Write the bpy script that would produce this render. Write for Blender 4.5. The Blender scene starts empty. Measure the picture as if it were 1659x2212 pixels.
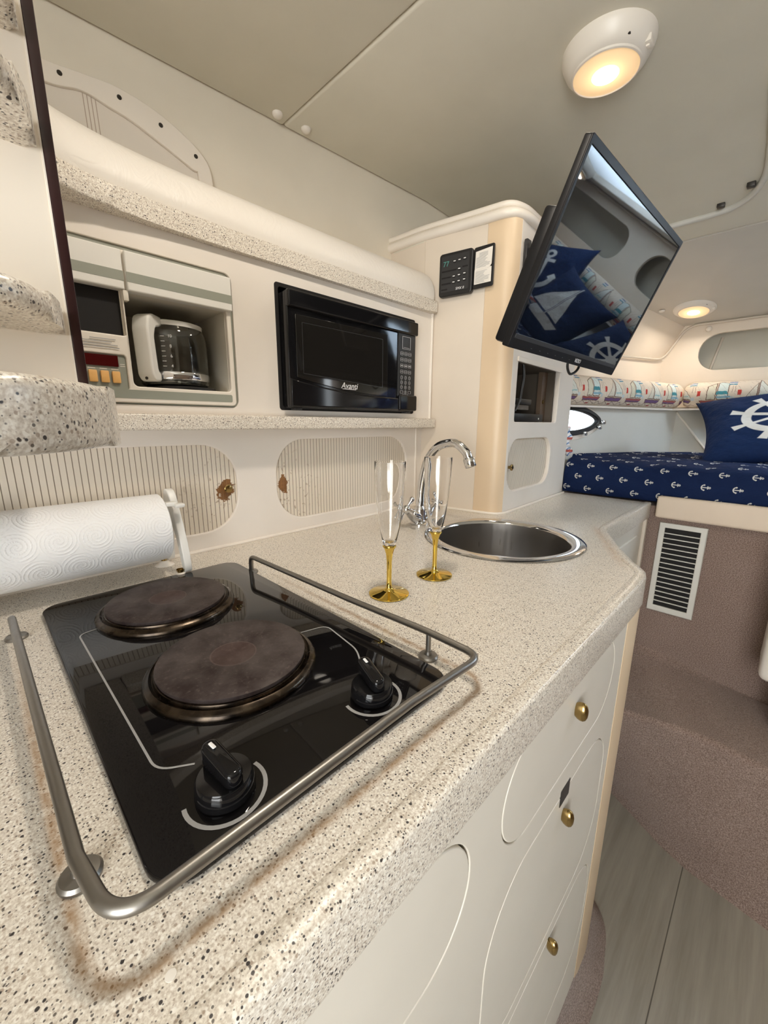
import bpy, bmesh, math, random
from mathutils import Matrix, Vector
random.seed(4)
PI = math.pi
sc = bpy.context.scene
col = sc.collection
# heights are measured from the worktop (z = 0); the cabin floor is at z = -1.05
FLOOR = -1.05
# ------------------------------------------------------------------ camera
cd = bpy.data.cameras.new('camera'); cam = bpy.data.objects.new('camera', cd); col.objects.link(cam); sc.camera = cam
YAW, PITCH, ROLL = math.radians(44.4), math.radians(12.6), math.radians(0.4)
fw = Vector((math.cos(YAW)*math.cos(PITCH), math.sin(YAW)*math.cos(PITCH), -math.sin(PITCH)))
r0 = Vector((math.sin(YAW), -math.cos(YAW), 0)); u0 = r0.cross(fw)
rt = r0*math.cos(ROLL)+u0*math.sin(ROLL); up = -r0*math.sin(ROLL)+u0*math.cos(ROLL)
cam.matrix_world = Matrix(((rt.x, up.x, -fw.x, 0), (rt.y, up.y, -fw.y, 0), (rt.z, up.z, -fw.z, .276), (0, 0, 0, 1)))
cd.sensor_fit = 'VERTICAL'; cd.sensor_height = 24; cd.sensor_width = 18; cd.lens = 868/2212*24; cd.clip_start = .01
# ------------------------------------------------------------------ daylight and exposure
sc.view_settings.view_transform = 'Standard'; sc.view_settings.look = 'None'
sc.view_settings.gamma = 1; sc.view_settings.use_curve_mapping = False
sc.view_settings.exposure = 0.0
sc.cycles.use_denoising = True
sc.cycles.max_bounces = 10; sc.cycles.diffuse_bounces = 5; sc.cycles.glossy_bounces = 5; sc.cycles.transmission_bounces = 10
sc.cycles.caustics_reflective = False; sc.cycles.caustics_refractive = False; sc.cycles.sample_clamp_indirect = 6
W = bpy.data.worlds.new('daylight'); sc.world = W; W.use_nodes = True
W.node_tree.nodes['Background'].inputs[0].default_value = (.88, .95, 1, 1)
W.node_tree.nodes['Background'].inputs[1].default_value = 8.0
def area(name, loc, target, sx, sy, power, color):
    l = bpy.data.lights.new(name, 'AREA'); l.shape = 'RECTANGLE'; l.size = sx; l.size_y = sy; l.energy = power; l.color = color
    o = bpy.data.objects.new(name, l); col.objects.link(o); o.location = loc
    o.rotation_euler = (Vector(target)-Vector(loc)).to_track_quat('-Z', 'Y').to_euler(); return o
# open companionway behind the camera, and the deck hatch over the berth
area('companionway_daylight', (-.99, -.56, .22), (.5, .35, .65), .80, 1.1, 17, (1, .945, .86))
area('hatch_daylight', (2.24, -.70, .99), (2.15, -.62, 0), .56, .78, 15, (.80, .90, 1))
area('porthole_daylight', (2.0, .95, .32), (1.75, .4, .28), .3, .2, 1.5, (.85, .95, 1))

# ------------------------------------------------------------------ node expression helper
class X:
    nt = None
    def __init__(s, v): s.v = v
    def _op(op, *a, clamp=False):
        n = X.nt.nodes.new('ShaderNodeMath'); n.operation = op; n.use_clamp = clamp
        for i, q in enumerate(a):
            q = q.v if isinstance(q, X) else q
            if isinstance(q, (int, float)): n.inputs[i].default_value = q
            else: X.nt.links.new(q, n.inputs[i])
        return X(n.outputs[0])
    def __add__(a, b): return X._op('ADD', a, b)
    def __radd__(a, b): return X._op('ADD', b, a)
    def __sub__(a, b): return X._op('SUBTRACT', a, b)
    def __rsub__(a, b): return X._op('SUBTRACT', b, a)
    def __mul__(a, b): return X._op('MULTIPLY', a, b)
    def __rmul__(a, b): return X._op('MULTIPLY', b, a)
    def __truediv__(a, b): return X._op('DIVIDE', a, b)
    def __neg__(a): return X._op('MULTIPLY', a, -1)
    def __lt__(a, b): return X._op('LESS_THAN', a, b)
    def __gt__(a, b): return X._op('GREATER_THAN', a, b)
def mn(a, b): return X._op('MINIMUM', a, b)
def mx(a, b): return X._op('MAXIMUM', a, b)
def ab(a): return X._op('ABSOLUTE', a)
def sq(a): return X._op('SQRT', a)
def flr(a): return X._op('FLOOR', a)
def fmod(a, b): return X._op('FLOORED_MODULO', a, b)
def hyp(a, b): return sq(a*a+b*b)
def cl(a): return X._op('ADD', a, 0, clamp=True)
def soft(d, w): return cl((0-d)/w+.5)           # 1 inside (d < 0)
class Mat:
    def __init__(s, name, base=(.8, .8, .8), rough=.5, metal=0, **kw):
        s.m = bpy.data.materials.new(name); s.m.use_nodes = True; s.nt = s.m.node_tree; X.nt = s.nt
        s.b = s.nt.nodes['Principled BSDF']
        s.b.inputs['Base Color'].default_value = (*base, 1); s.b.inputs['Roughness'].default_value = rough; s.b.inputs['Metallic'].default_value = metal
        for k, v in kw.items(): s.b.inputs[k.replace('_', ' ')].default_value = v
    def node(s, t, **kw):
        n = s.nt.nodes.new(t)
        for k, v in kw.items(): setattr(n, k, v)
        return n
    def link(s, a, b): s.nt.links.new(a.v if isinstance(a, X) else a, b)
    def coord(s, kind='Object'):
        n = s.node('ShaderNodeTexCoord'); sp = s.node('ShaderNodeSeparateXYZ'); s.link(n.outputs[kind], sp.inputs[0]); s.vec = n.outputs[kind]
        return X(sp.outputs[0]), X(sp.outputs[1]), X(sp.outputs[2])
    def noise(s, scale, detail=3, rough=.5, vec=None, stretch=None, dist=0):
        n = s.node('ShaderNodeTexNoise'); n.inputs['Scale'].default_value = scale; n.inputs['Detail'].default_value = detail; n.inputs['Roughness'].default_value = rough; n.inputs['Distortion'].default_value = dist
        v = vec or s.vec
        if stretch:
            mp = s.node('ShaderNodeMapping'); mp.inputs['Scale'].default_value = stretch; s.link(v, mp.inputs[0]); v = mp.outputs[0]
        s.link(v, n.inputs['Vector']); return X(n.outputs['Fac'])
    def voro(s, scale, vec=None):
        n = s.node('ShaderNodeTexVoronoi'); n.inputs['Scale'].default_value = scale; s.link(vec or s.vec, n.inputs['Vector'])
        sp = s.node('ShaderNodeSeparateColor'); s.link(n.outputs['Color'], sp.inputs[0])
        return X(n.outputs['Distance']), X(sp.outputs[0]), X(sp.outputs[1])
    def mix(s, f, a, b):
        n = s.node('ShaderNodeMix'); n.data_type = 'RGBA'
        for q, i in ((f, 0), (a, 6), (b, 7)):
            if isinstance(q, tuple): n.inputs[i].default_value = (*q, 1)
            elif isinstance(q, (int, float)): n.inputs[i].default_value = q
            else: s.link(q, n.inputs[i])
        return n.outputs[2]
    def color(s, c): s.link(c, s.b.inputs['Base Color']); return s
    def bump(s, h, strength=.3, dist=.001):
        n = s.node('ShaderNodeBump'); n.inputs['Strength'].default_value = strength; n.inputs['Distance'].default_value = dist
        s.link(h, n.inputs['Height']); s.link(n.outputs[0], s.b.inputs['Normal']); return s

def plain(name, base, rough=.5, metal=0, bump=None, vary=.06, **kw):
    m = Mat(name, base, rough, metal, **kw); m.coord()
    n = m.noise(9, 3); d = tuple(c*(1-vary) for c in base); u = tuple(min(1, c*(1+vary)) for c in base)
    m.color(m.mix(n, d, u))
    if bump: m.bump(m.noise(bump[0], 3), bump[1], bump[2])
    return m.m
M = {}
M['vinyl'] = plain('cream_vinyl_wall', (.80, .735, .62), .45, bump=(260, .12, .0006))
M['white_panel'] = plain('cream_laminate', (.80, .745, .68), .38, bump=(120, .06, .0005))
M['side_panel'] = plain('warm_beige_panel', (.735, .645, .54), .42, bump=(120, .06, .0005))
M['shelf_panel'] = plain('beige_laminate', (.80, .725, .62), .4)
M['front_panel'] = plain('cabinet_front_paint', (.71, .665, .585), .4, bump=(160, .05, .0005))
M['locker_inside'] = plain('locker_inside', (.55, .52, .44), .6)
M['tv_case'] = plain('tv_case', (.007, .007, .008), .42, Specular_IOR_Level=.22)
M['batten'] = plain('brown_batten', (.12, .078, .05), .5)
M['dark_wood'] = plain('brown_joinery', (.22, .15, .10), .4)
M['headliner'] = plain('headliner_vinyl', (.68, .64, .54), .5, bump=(320, .15, .0006))
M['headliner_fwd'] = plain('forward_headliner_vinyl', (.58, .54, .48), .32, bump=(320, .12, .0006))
M['liner'] = plain('bow_liner', (.78, .68, .56), .42, bump=(260, .1, .0005))
M['hull'] = plain('hull_liner', (.66, .64, .585), .45)
M['cream_trim'] = plain('cream_trim', (.83, .765, .68), .4)
M['tan_post'] = plain('tan_corner_post', (.72, .555, .375), .42)
M['piping'] = plain('piping', (.62, .55, .46), .5)
M['white_plastic'] = plain('white_plastic', (.80, .79, .75), .35)
M['warm_white'] = plain('aged_white_plastic', (.80, .745, .665), .38)
M['black_gloss'] = plain('black_gloss', (.006, .006, .007), .07, Specular_IOR_Level=.32)
M['black_satin'] = plain('black_satin', (.012, .012, .013), .38)
M['black_matt'] = plain('black_void', (.006, .005, .005), .8)
M['dark_grey'] = plain('dark_grey', (.03, .03, .032), .35)
M['dark_brown'] = plain('dark_brown_edge', (.030, .012, .012), .22, vary=.3)
M['cupboard_inside'] = plain('cupboard_inside', (.085, .066, .048), .7)
M['maker_grey'] = plain('grey_green_plastic', (.30, .315, .265), .45)
M['maker_inside'] = plain('maker_inside', (.74, .70, .61), .5)
M['orange'] = plain('orange_button', (.83, .47, .16), .4)
M['red_display'] = plain('red_display', (.06, .001, .002), .12)
M['chrome'] = plain('chrome', (.74, .74, .75), .07, 1, vary=.02)
M['brass'] = plain('antique_brass', (.36, .25, .10), .22, 1, vary=.3)
M['gold'] = plain('gold_plating', (.74, .53, .12), .08, 1, vary=.03)
M['screw'] = plain('dark_screw', (.05, .045, .04), .4, .6)
M['alu'] = plain('painted_aluminium', (.66, .65, .60), .4, .1)
M['paper'] = plain('paper', (.78, .74, .68), .7)
M['ink'] = plain('ink', (.12, .11, .10), .7)
M['grey_ink'] = plain('grey_ink', (.33, .33, .33), .5)
M['white_ink'] = plain('white_ink', (.78, .78, .78), .5)
M['board'] = plain('padded_beige_board', (.72, .60, .48), .6, bump=(200, .15, .0008))
M['white_cloth'] = plain('white_cloth', (.8, .8, .8), .8, bump=(60, .4, .004))

def steel(name, base, rough, stretch, sc_=300):
    m = Mat(name, base, rough, 1); m.coord(); n = m.noise(sc_, 2, .6, stretch=stretch)
    m.link(n*.22+(rough-.1), m.b.inputs['Roughness']); m.bump(n, .08, .0004); return m.m
M['steel'] = steel('brushed_steel', (.36, .34, .32), .32, (1, 1, .05), 160)
M['rail_steel'] = steel('satin_rail_steel', (.30, .285, .265), .36, (1, 1, 1), 200)

def granite(name, stain=False):
    m = Mat(name, rough=.3); x, y, z = m.coord()
    a = m.noise(520, 3, .6); b = m.noise(240, 2, .6)
    c = m.mix(cl((a-.36)*3.6), (.54, .47, .39), (.84, .795, .71))
    d, r, g = m.voro(360); c = m.mix(soft(d-(r-.35)*.75, .16)*.75, c, (.90, .87, .80))
    d, r, g = m.voro(370); c = m.mix(soft(d-(r-.42)*.72, .14)*.72, c, (.32, .235, .17))
    d, r, g = m.voro(330); c = m.mix(soft(d-(r-.55)*.80, .09)*.97, c, (.026, .022, .024))
    d, r, g = m.voro(560); c = m.mix(soft(d-(r-.50)*.9, .12)*.85, c, (.055, .043, .037))
    if stain:
        n = m.noise(70, 3, .7)
        # old sealant outline round the hob rail, and a rust mark inside the raised rim by the step-back
        qx = ab(x-.1785)-(.1785-.028); qy = ab(y-.46)-(.271-.028)
        ox = mx(qx, 0.0); oy = mx(qy, 0.0)
        sd = ab(hyp(ox, oy)+mn(mx(qx, qy), 0.0)-.028)
        f = soft(sd-.0035, .005)*cl((n-.24)*3.4)*.75
        f = f*soft(z*-1-.001, .001)*soft(y-.55, .25)
        c = m.mix(f, c, (.30, .175, .08))
        q = ab((x-1.02)*.447-(y-.262)*.894+0.0); l = (x-1.02)*.894+(y-.262)*.447
        e = soft(q-.008, .016)*soft(ab(l)-.16, .08)*soft(z-.004, .002)*.5
        c = m.mix(e*cl((n-.2)*2), c, (.50, .27, .10))
    m.color(c); m.bump(m.noise(500, 2), .05, .0004)
    return m.m
M['granite'] = granite('speckled_solid_surface'); M['worktop'] = granite('speckled_worktop', True)

def tambour(name, pitch, axis, wear, lw=.0006):
    m = Mat(name, rough=.5); p = m.coord(); x = p[axis]; z = p[2]
    f = fmod(x, pitch); ln = soft(ab(f-pitch/2)-lw, .0005)
    n = m.noise(60, 4, .6); c = m.mix(m.noise(14, 3), (.70, .625, .52), (.78, .71, .61))
    c = m.mix(ln*.9, c, (.13, .095, .055))
    if wear:
        wx, wz, wr = wear
        d = hyp((p[0]-wx)*1.15, (z-wz)*.85)-wr-(n-.5)*.055
        c = m.mix(soft(d, .002), c, m.mix(n, (.06, .025, .012), (.34, .155, .045)))
        d2 = hyp((p[0]-wx)*.55, (z-wz+.03)*.5)-.05
        c = m.mix(soft(d2, .04)*soft(.66-m.noise(110, 2), .02)*.5, c, (.22, .12, .05))
    m.color(c); m.bump(0-ln+0.0, .5, .001); return m.m

def hotplate():
    m = Mat('cast_iron_hotplate', rough=.62, metal=.35); x, y, z = m.coord()
    n = m.noise(22, 4, .65); g = m.noise(160, 3, .7)
    c = m.mix(cl((n-.34)*3.2), (.020, .009, .008), (.078, .062, .058))
    c = m.mix(cl((g-.56)*6)*.5, c, (.13, .10, .09))
    r = hyp(x, y); c = m.mix(soft(ab(r-.024)-.0006, .0012)*.6, c, (.15, .11, .095)); c = m.mix(soft(r-.0235, .003)*.45, c, (.085, .045, .038))
    m.color(c); m.bump(g, .25, .0006); return m.m
M['iron'] = hotplate()
def burner_ring():
    m = Mat('scorched_steel_ring', (.20, .15, .10), .28, 1); m.coord(); n = m.noise(34, 3, .6)
    m.color(m.mix(cl((n-.36)*3), (.030, .024, .020), (.115, .088, .064))); m.link(n*.3+.12, m.b.inputs['Roughness']); return m.m
M['ring'] = burner_ring()
def carpet():
    m = Mat('pinkish_brown_carpet', rough=.95); m.coord(); n = m.noise(7, 3); f = m.noise(330, 3, .7)
    c = m.mix(n, (.20, .125, .095), (.35, .255, .215)); c = m.mix(cl((f-.38)*3.6), m.mix(.65, c, (.10, .055, .040)), m.mix(.5, c, (.56, .43, .37)))
    m.color(c); m.bump(f, .8, .004); m.b.inputs['Sheen Weight'].default_value = .25; return m.m
M['carpet'] = carpet()
def planks():
    m = Mat('grey_vinyl_planks', rough=.5); x, y, z = m.coord(); g = m.noise(26, 5, .65, stretch=(.10, 1.6, 1)); n = m.noise(3, 3)
    c = m.mix(cl((g-.25)*2), (.235, .205, .165), (.42, .38, .32)); c = m.mix(n*.5, c, (.30, .29, .25))
    ln = soft(ab(fmod(y-.016+.14, .28)-.14)-.0012, .0012); c = m.mix(ln*.85, c, (.05, .04, .03)); m.color(c); m.bump(g, .12, .001); return m.m
M['planks'] = planks()
def towel_paper():
    m = Mat('embossed_kitchen_paper', (.86, .86, .86), .85); m.coord('UV'); u, v, w = m.coord('UV')
    s = .046; row = flr(v/s); uu = fmod(u+row*.023, s)-s/2; vv = fmod(v, s)-s/2
    r = hyp(uu, vv); an = X._op('ARCTAN2', vv, uu)
    sw = X._op('SINE', r*1250-an*2.0); dots = X._op('SINE', an*22+0.0)*.5+.5
    h = cl(sw*.7+.3)*(dots*.55+.45)*soft(r-.026, .004)
    m.bump(h, .38, .0013); return m.m
M['kitchen_paper'] = towel_paper()
def glass(name, tint=(1, 1, 1), rough=0, ior=1.45):
    m = Mat(name, tint, rough, Transmission_Weight=1, IOR=ior); return m.m
M['glass'] = glass('clear_glass'); M['carafe_glass'] = glass('carafe_glass', (.93, .95, .93))
M['hob_glass'] = plain('black_ceramic_glass', (.005, .0045, .005), .03, vary=.2, IOR=1.42)
M['tv_screen'] = plain('tv_screen', (.005, .007, .011), .025, IOR=1.55, vary=.1)
M['mw_glass'] = plain('microwave_window', (.012, .011, .010), .05, IOR=1.55)
def emit(name, colr, strength, base=(.8, .7, .5)):
    m = Mat(name, base, .4); m.b.inputs['Emission Color'].default_value = (*colr, 1); m.b.inputs['Emission Strength'].default_value = strength; return m.m
def lens_mat():
    m = Mat('lamp_lens', (.8, .7, .5), .3); x, y, z = m.coord(); r = hyp(x, y); g = cl(1-r/.062); g = g*g
    m.b.inputs['Emission Color'].default_value = (1, .60, .27, 1); m.link(g*2.2+.55, m.b.inputs['Emission Strength']); return m.m
M['lens'] = lens_mat(); M['bulb'] = emit('lamp_bulb', (1, .80, .50), 9)
M['seg'] = emit('green_segments', (.25, .9, .7), .25, (.02, .03, .03))
def pane(name, frost=0):
    m = Mat(name); nt = m.nt; e = m.node('ShaderNodeBsdfTransparent'); e.inputs[0].default_value = (.92, .97, 1, 1)
    g = m.node('ShaderNodeBsdfGlossy'); g.inputs['Roughness'].default_value = .05; mixn = m.node('ShaderNodeMixShader'); mixn.inputs[0].default_value = .08
    m.link(e.outputs[0], mixn.inputs[1]); m.link(g.outputs[0], mixn.inputs[2]); out = mixn.outputs[0]
    if frost:
        t = m.node('ShaderNodeBsdfTranslucent'); t.inputs[0].default_value = (.86, .93, 1, 1); m2 = m.node('ShaderNodeMixShader'); m2.inputs[0].default_value = frost
        m.link(out, m2.inputs[1]); m.link(t.outputs[0], m2.inputs[2]); out = m2.outputs[0]
    nt.links.new(out, nt.nodes['Material Output'].inputs[0]); return m.m
M['pane'] = pane('window_pane'); M['hatch_pane'] = pane('frosted_hatch_pane', .6)

# anchor shape: returns signed value (<0 inside) for coordinates a (across) and b (up, +1 ring, -1 crown)
def anchor(a, b):
    d = mx(ab(a)-.085, ab(b+.05)-.72)
    d = mn(d, ab(hyp(a, b-.80)-.16)-.065)
    d = mn(d, mx(ab(b-.45)-.075, ab(a)-.36))
    arc = mx(ab(hyp(a, b+.12)-.64)-.10, b+.28)
    d = mn(d, arc)
    return mn(d, ab(ab(a)-.60)+ab(b+.24)-.20)
NAVY = (.006, .015, .058)
def anchor_fabric():
    m = Mat('navy_anchor_print', rough=.85, Specular_IOR_Level=.15); u, v, w = m.coord('UV')
    pu, pv = .082, .046; row = flr(v/pv); uu = fmod(u+fmod(row, 2.0)*.041, pu)-pu/2; vv = fmod(v, pv)-pv/2
    d = anchor(vv/.0142, 0-uu/.0142); n = m.noise(30, 3)
    c = m.mix(n, NAVY, (.008, .020, .072)); c = m.mix(soft(d, .12), c, (.72, .72, .68)); m.color(c); m.bump(m.noise(13, 3, .55, dist=1.5), .6, .016); return m.m
M['anchor_fabric'] = anchor_fabric()
def boats_fabric():
    m = Mat('sailing_boat_print', rough=.8); u, v, w = m.coord('UV'); cw, ch = .148, .150
    ci = flr(u/cw); odd = fmod(ci, 2.0); a = fmod(u, cw)/cw*2-1; b = (v-.105)/(ch*.5)
    wob = (m.noise(60, 2)-.5)*.10; a = a+wob; b = b+wob
    bg = (.80, .69, .56); c = m.mix(m.noise(30, 3)*.5, bg, (.70, .58, .45))
    def lay(c, d, colr, line=True, aa=.02):
        if line: c = m.mix(soft(ab(d)-.022, aa), m.mix(soft(d, aa), c, colr), (.17, .09, .055)); return c
        return m.mix(soft(d, aa), c, colr)
    main = mx(mx(.04-a, a*1.5+b-.92), -.35-b); jib = mx(mx(a+.02, -1.7*a+b-.62), -.35-b)
    main2 = mx(mx(.10-a, a-.62), mx(-.35-b, b-.78+(a-.3)*(a-.3)*1.5)); jib2 = mx(mx(a-.02, -.42-a), mx(-.35-b, b-.55-(a+.2)*.6))
    c = m.mix(odd, lay(lay(c, main, (.74, .74, .66)), jib, (.72, .66, .55)), lay(lay(c, main2, (.66, .74, .70)), jib2, (.70, .66, .52)))
    c = m.mix(soft(mx(main, ab(b-.02)-.09), .02)*odd, c, (.05, .27, .32)); c = m.mix(soft(mx(main, ab(b+.22)-.05), .02)*odd, c, (.25, .45, .55))
    c = m.mix(soft(mx(main2, ab(b+.14)-.03), .02)*(1-odd), c, (.35, .55, .55))
    hull = mx(mx(b+.42, -.62-b), ab(a)-.72-(b+.5)*.6); c = lay(c, hull, (.17, .09, .22)); c = m.mix(soft(mx(hull, -.52-b), .02)*odd, c, (.40, .10, .09))
    c = m.mix(soft(mx(ab(a+.84)-.085, ab(b-.02)-.15), .02), c, (.55, .045, .03)); c = m.mix(soft(mx(ab(a-.86)-.09, ab(b+.30)-.09), .02), c, (.62, .66, .66))
    for k, (ya, cc) in enumerate((((.76), (.06, .14, .34)), ((.66), (.75, .74, .72)), ((.56), (.06, .25, .36)))):
        c = m.mix(soft(mx(ab(a-.80)-.20, ab(b-ya)-.045), .02), c, cc)
    c = m.mix(soft(mx(ab(ab(a-.88)-.07)-.012, ab(b-.25)-.2), .02)*.8, c, (.2, .1, .07))
    c = m.mix(soft(mx(ab(a+.05)-.14, ab(b+.84)-.06), .02), c, (.52, .06, .06)); wv = soft(ab(X._op('SINE', a*9+b*4)*.10+b+.78)-.025, .03)
    c = m.mix(wv*.8, c, (.22, .13, .09)); c = m.mix(soft(ab(fmod(b*1.5+a*2.1, .55)-.27)-.016, .02)*soft(.50-m.noise(38, 2), .05)*.75, c, (.28, .16, .10))
    m.color(c); m.bump(m.noise(40, 3), .3, .004); return m.m
M['boats_fabric'] = boats_fabric()
def pillow_mat(kind):
    m = Mat('navy_pillow_'+kind, rough=.85, Specular_IOR_Level=.2); u, v, w = m.coord('UV'); n = m.noise(9, 3)
    c = m.mix(n, (.007, .020, .075), (.010, .030, .105)); wh = (.78, .77, .74)
    if kind == 'wheel':
        r = hyp(u, v); an = X._op('ARCTAN2', v, u)+0.0; s = fmod(an, PI/4)-PI/8; per = ab(X._op('SINE', s)*r); al = X._op('COSINE', s)*r
        d = ab(r-.40)-.062; d = mn(d, mx(per-.030, al-.40)); d = mn(d, mx(per-.026-(al-.40)*.14, ab(al-.50)-.13)); d = mn(d, ab(r-.072)-.042)
        c = m.mix(soft(d, .012), c, wh)
    elif kind == 'anchor':
        c = m.mix(soft(anchor(u/.62, v/.62), .02), c, wh)
    else:
        a = u/.75; b = v/.75
        d = mn(mx(mx(.05-a, a*1.5+b-.95), -.42-b), mx(mx(a+.03, -1.9*a+b-.72), -.42-b)); d = mn(d, mx(mx(b+.5, -.80-b), ab(a)-.80-(b+.5)*.8)); d = mn(d, mx(ab(a-.01)-.02, ab(b-.1)-.9))
        c = m.mix(soft(d, .02), c, wh)
    m.color(c); m.bump(m.noise(5, 3), .5, .02); return m.m
for k in ('wheel', 'anchor', 'sailboat'): M['pillow_'+k] = pillow_mat(k)
def striped():
    m = Mat('striped_cloth', rough=.9); u, v, w = m.coord(); f = fmod(v*1.0+w*.8, .02); c = m.mix(soft(ab(f-.010)-.003, .002), (.80, .79, .80), (.10, .22, .45))
    c = m.mix(soft(ab(fmod(w+.004, .05)-.02)-.005, .002), c, (.5, .12, .10)); m.color(c); return m.m
M['striped'] = striped()
def curtain():
    m = Mat('cream_curtain', rough=.7); x, y, z = m.coord(); c = m.mix(m.noise(8, 3), (.70, .64, .56), (.77, .71, .63))
    for k in range(4):
        q = soft(ab(x-.2505-k*.0066+(z-.85)*.03)-.0007, .0007)
        c = m.mix(q*.75, c, (.30, .20, .13))
    m.color(c); return m.m
M['curtain'] = curtain()

# ------------------------------------------------------------------ geometry helpers
WM = {}
def link(o, parent=None, mw=None):
    col.objects.link(o)
    if parent is not None: o.parent = parent; WM[o.name] = WM[parent.name]
    else: WM[o.name] = Matrix.Identity(4)
    return o
def tag(o, label=None, cat=None, group=None, kind=None):
    for k, v in (('label', label), ('category', cat), ('group', group), ('kind', kind)):
        if v: o[k] = v
    return o
def thing(name, label, cat, loc=(0, 0, 0), group=None, mat=None):
    o = bpy.data.objects.new(name, None); o.empty_display_size = .05; col.objects.link(o)
    o.matrix_world = mat if mat is not None else Matrix.Translation(loc); WM[o.name] = o.matrix_world.copy()
    return tag(o, label, cat, group)
def mesh_obj(name, me, m, parent=None, local=False, smooth=None):
    if parent is not None and not local: me.transform(WM[parent.name].inverted())
    if m is not None:
        me.materials.clear(); me.materials.append(M[m] if isinstance(m, str) else m)
    o = link(bpy.data.objects.new(name, me), parent)
    if smooth is not None:
        for p in me.polygons: p.use_smooth = True
        if smooth < 180: me.set_sharp_from_angle(angle=math.radians(smooth))
    return o
def obj(name, bm, m, parent=None, local=False, smooth=40, normals=True):
    if normals: bmesh.ops.recalc_face_normals(bm, faces=bm.faces)
    me = bpy.data.meshes.new(name); bm.to_mesh(me); bm.free()
    return mesh_obj(name, me, m, parent, local, smooth)
def struct(name, bm, m, smooth=40): return tag(obj(name, bm, m, smooth=smooth), kind='structure')
def B(): return bmesh.new()
def add_box(bm, lo, hi, bev=0, seg=2, mtx=None):
    r = bmesh.ops.create_cube(bm, size=1); vs = r['verts']
    for v in vs: v.co = Vector([lo[i]+(v.co[i]+.5)*(hi[i]-lo[i]) for i in range(3)])
    if bev:
        es = list({e for v in vs for e in v.link_edges})
        q = bmesh.ops.bevel(bm, geom=es, offset=bev, segments=seg, affect='EDGES', profile=.5); vs = list({v for f in q['faces'] for v in f.verts} | {v for v in vs if v.is_valid})
    if mtx is not None: bmesh.ops.transform(bm, matrix=mtx, verts=[v for v in vs if v.is_valid])
    return bm
def box(lo, hi, bev=0, seg=2, mtx=None): return add_box(B(), lo, hi, bev, seg, mtx)
def spline(pts, n=8, closed=False):
    P = [Vector(p) for p in pts]; out = []; L = len(P)
    for i in range(L if closed else L-1):
        g = lambda k: P[k % L] if closed else P[max(0, min(L-1, k))]
        a, b, c, d = g(i-1), g(i), g(i+1), g(i+2)
        for k in range(n):
            t = k/n; out.append(.5*((2*b)+(c-a)*t+(2*a-5*b+4*c-d)*t*t+(3*b-a-3*c+d)*t**3))
    if not closed: out.append(P[-1])
    return out
def rounded(pts, r, n=6):
    P = [Vector(p) for p in pts]; out = [P[0]]
    for i in range(1, len(P)-1):
        a = (P[i-1]-P[i]); b = (P[i+1]-P[i]); rr = min(r, a.length*.49, b.length*.49); a.normalize(); b.normalize()
        s, e = P[i]+a*rr, P[i]+b*rr
        for k in range(n+1):
            t = k/n; out.append(s*(1-t)**2+P[i]*2*t*(1-t)+e*t*t)
    out.append(P[-1]); return out
def add_tube(bm, pts, r, seg=12, caps=True, closed=False):
    P = [Vector(p) for p in pts]; n = len(P); rings = []
    t0 = (P[1]-P[0]).normalized(); nrm = t0.orthogonal().normalized()
    for i, p in enumerate(P):
        if closed: t = (P[(i+1) % n]-P[i-1]).normalized()
        else: t = (P[min(i+1, n-1)]-P[max(i-1, 0)]).normalized()
        nrm = (nrm-t*nrm.dot(t)).normalized(); bn = t.cross(nrm); rr = r[i] if isinstance(r, (list, tuple)) else r
        rings.append([bm.verts.new(p+(nrm*math.cos(2*PI*k/seg)+bn*math.sin(2*PI*k/seg))*rr) for k in range(seg)])
    for i in range(n if closed else n-1):
        A, C = rings[i], rings[(i+1) % n]
        for k in range(seg): bm.faces.new((A[k], A[(k+1) % seg], C[(k+1) % seg], C[k]))
    if caps and not closed: bm.faces.new(rings[0][::-1]); bm.faces.new(rings[-1])
    return bm
def tube(pts, r, seg=12, **k): return add_tube(B(), pts, r, seg, **k)
def add_lathe(bm, prof, o=(0, 0, 0), axis=(0, 0, 1), seg=48):
    z = Vector(axis).normalized(); x = z.orthogonal().normalized(); y = z.cross(x); o = Vector(o); rings = []
    for r, h in prof:
        if r < 1e-6: rings.append([bm.verts.new(o+z*h)])
        else: rings.append([bm.verts.new(o+z*h+(x*math.cos(2*PI*k/seg)+y*math.sin(2*PI*k/seg))*r) for k in range(seg)])
    for A, C in zip(rings, rings[1:]):
        for k in range(seg):
            a = [A[k % len(A)], A[(k+1) % len(A)], C[(k+1) % len(C)], C[k % len(C)]]
            u = []
            [u.append(v) for v in a if v not in u]
            if len(u) > 2:
                try: bm.faces.new(u)
                except ValueError: pass
    return bm
def lathe(prof, o=(0, 0, 0), axis=(0, 0, 1), seg=48): return add_lathe(B(), prof, o, axis, seg)
def prism(out, z0, z1, bev=0, seg=3, bm=None):
    bm = bm or B(); vs = [bm.verts.new((p[0], p[1], z0)) for p in out]; f = bm.faces.new(vs)
    r = bmesh.ops.extrude_face_region(bm, geom=[f]); tv = [v for v in r['geom'] if isinstance(v, bmesh.types.BMVert)]
    for v in tv: v.co.z = z1
    if bev:
        es = [e for e in bm.edges if abs(e.verts[0].co.z-e.verts[1].co.z) < 1e-7]
        bmesh.ops.bevel(bm, geom=es, offset=bev, segments=seg, affect='EDGES', profile=.5)
    return bm
def rrect(x0, y0, x1, y1, r, n=8):
    r = min(r, abs(x1-x0)/2-1e-5, abs(y1-y0)/2-1e-5); o = []
    for cx, cy, a0 in ((x1-r, y1-r, 0), (x0+r, y1-r, 90), (x0+r, y0+r, 180), (x1-r, y0+r, 270)):
        for k in range(n+1):
            a = math.radians(a0+90*k/n); o.append((cx+r*math.cos(a), cy+r*math.sin(a)))
    return o
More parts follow.
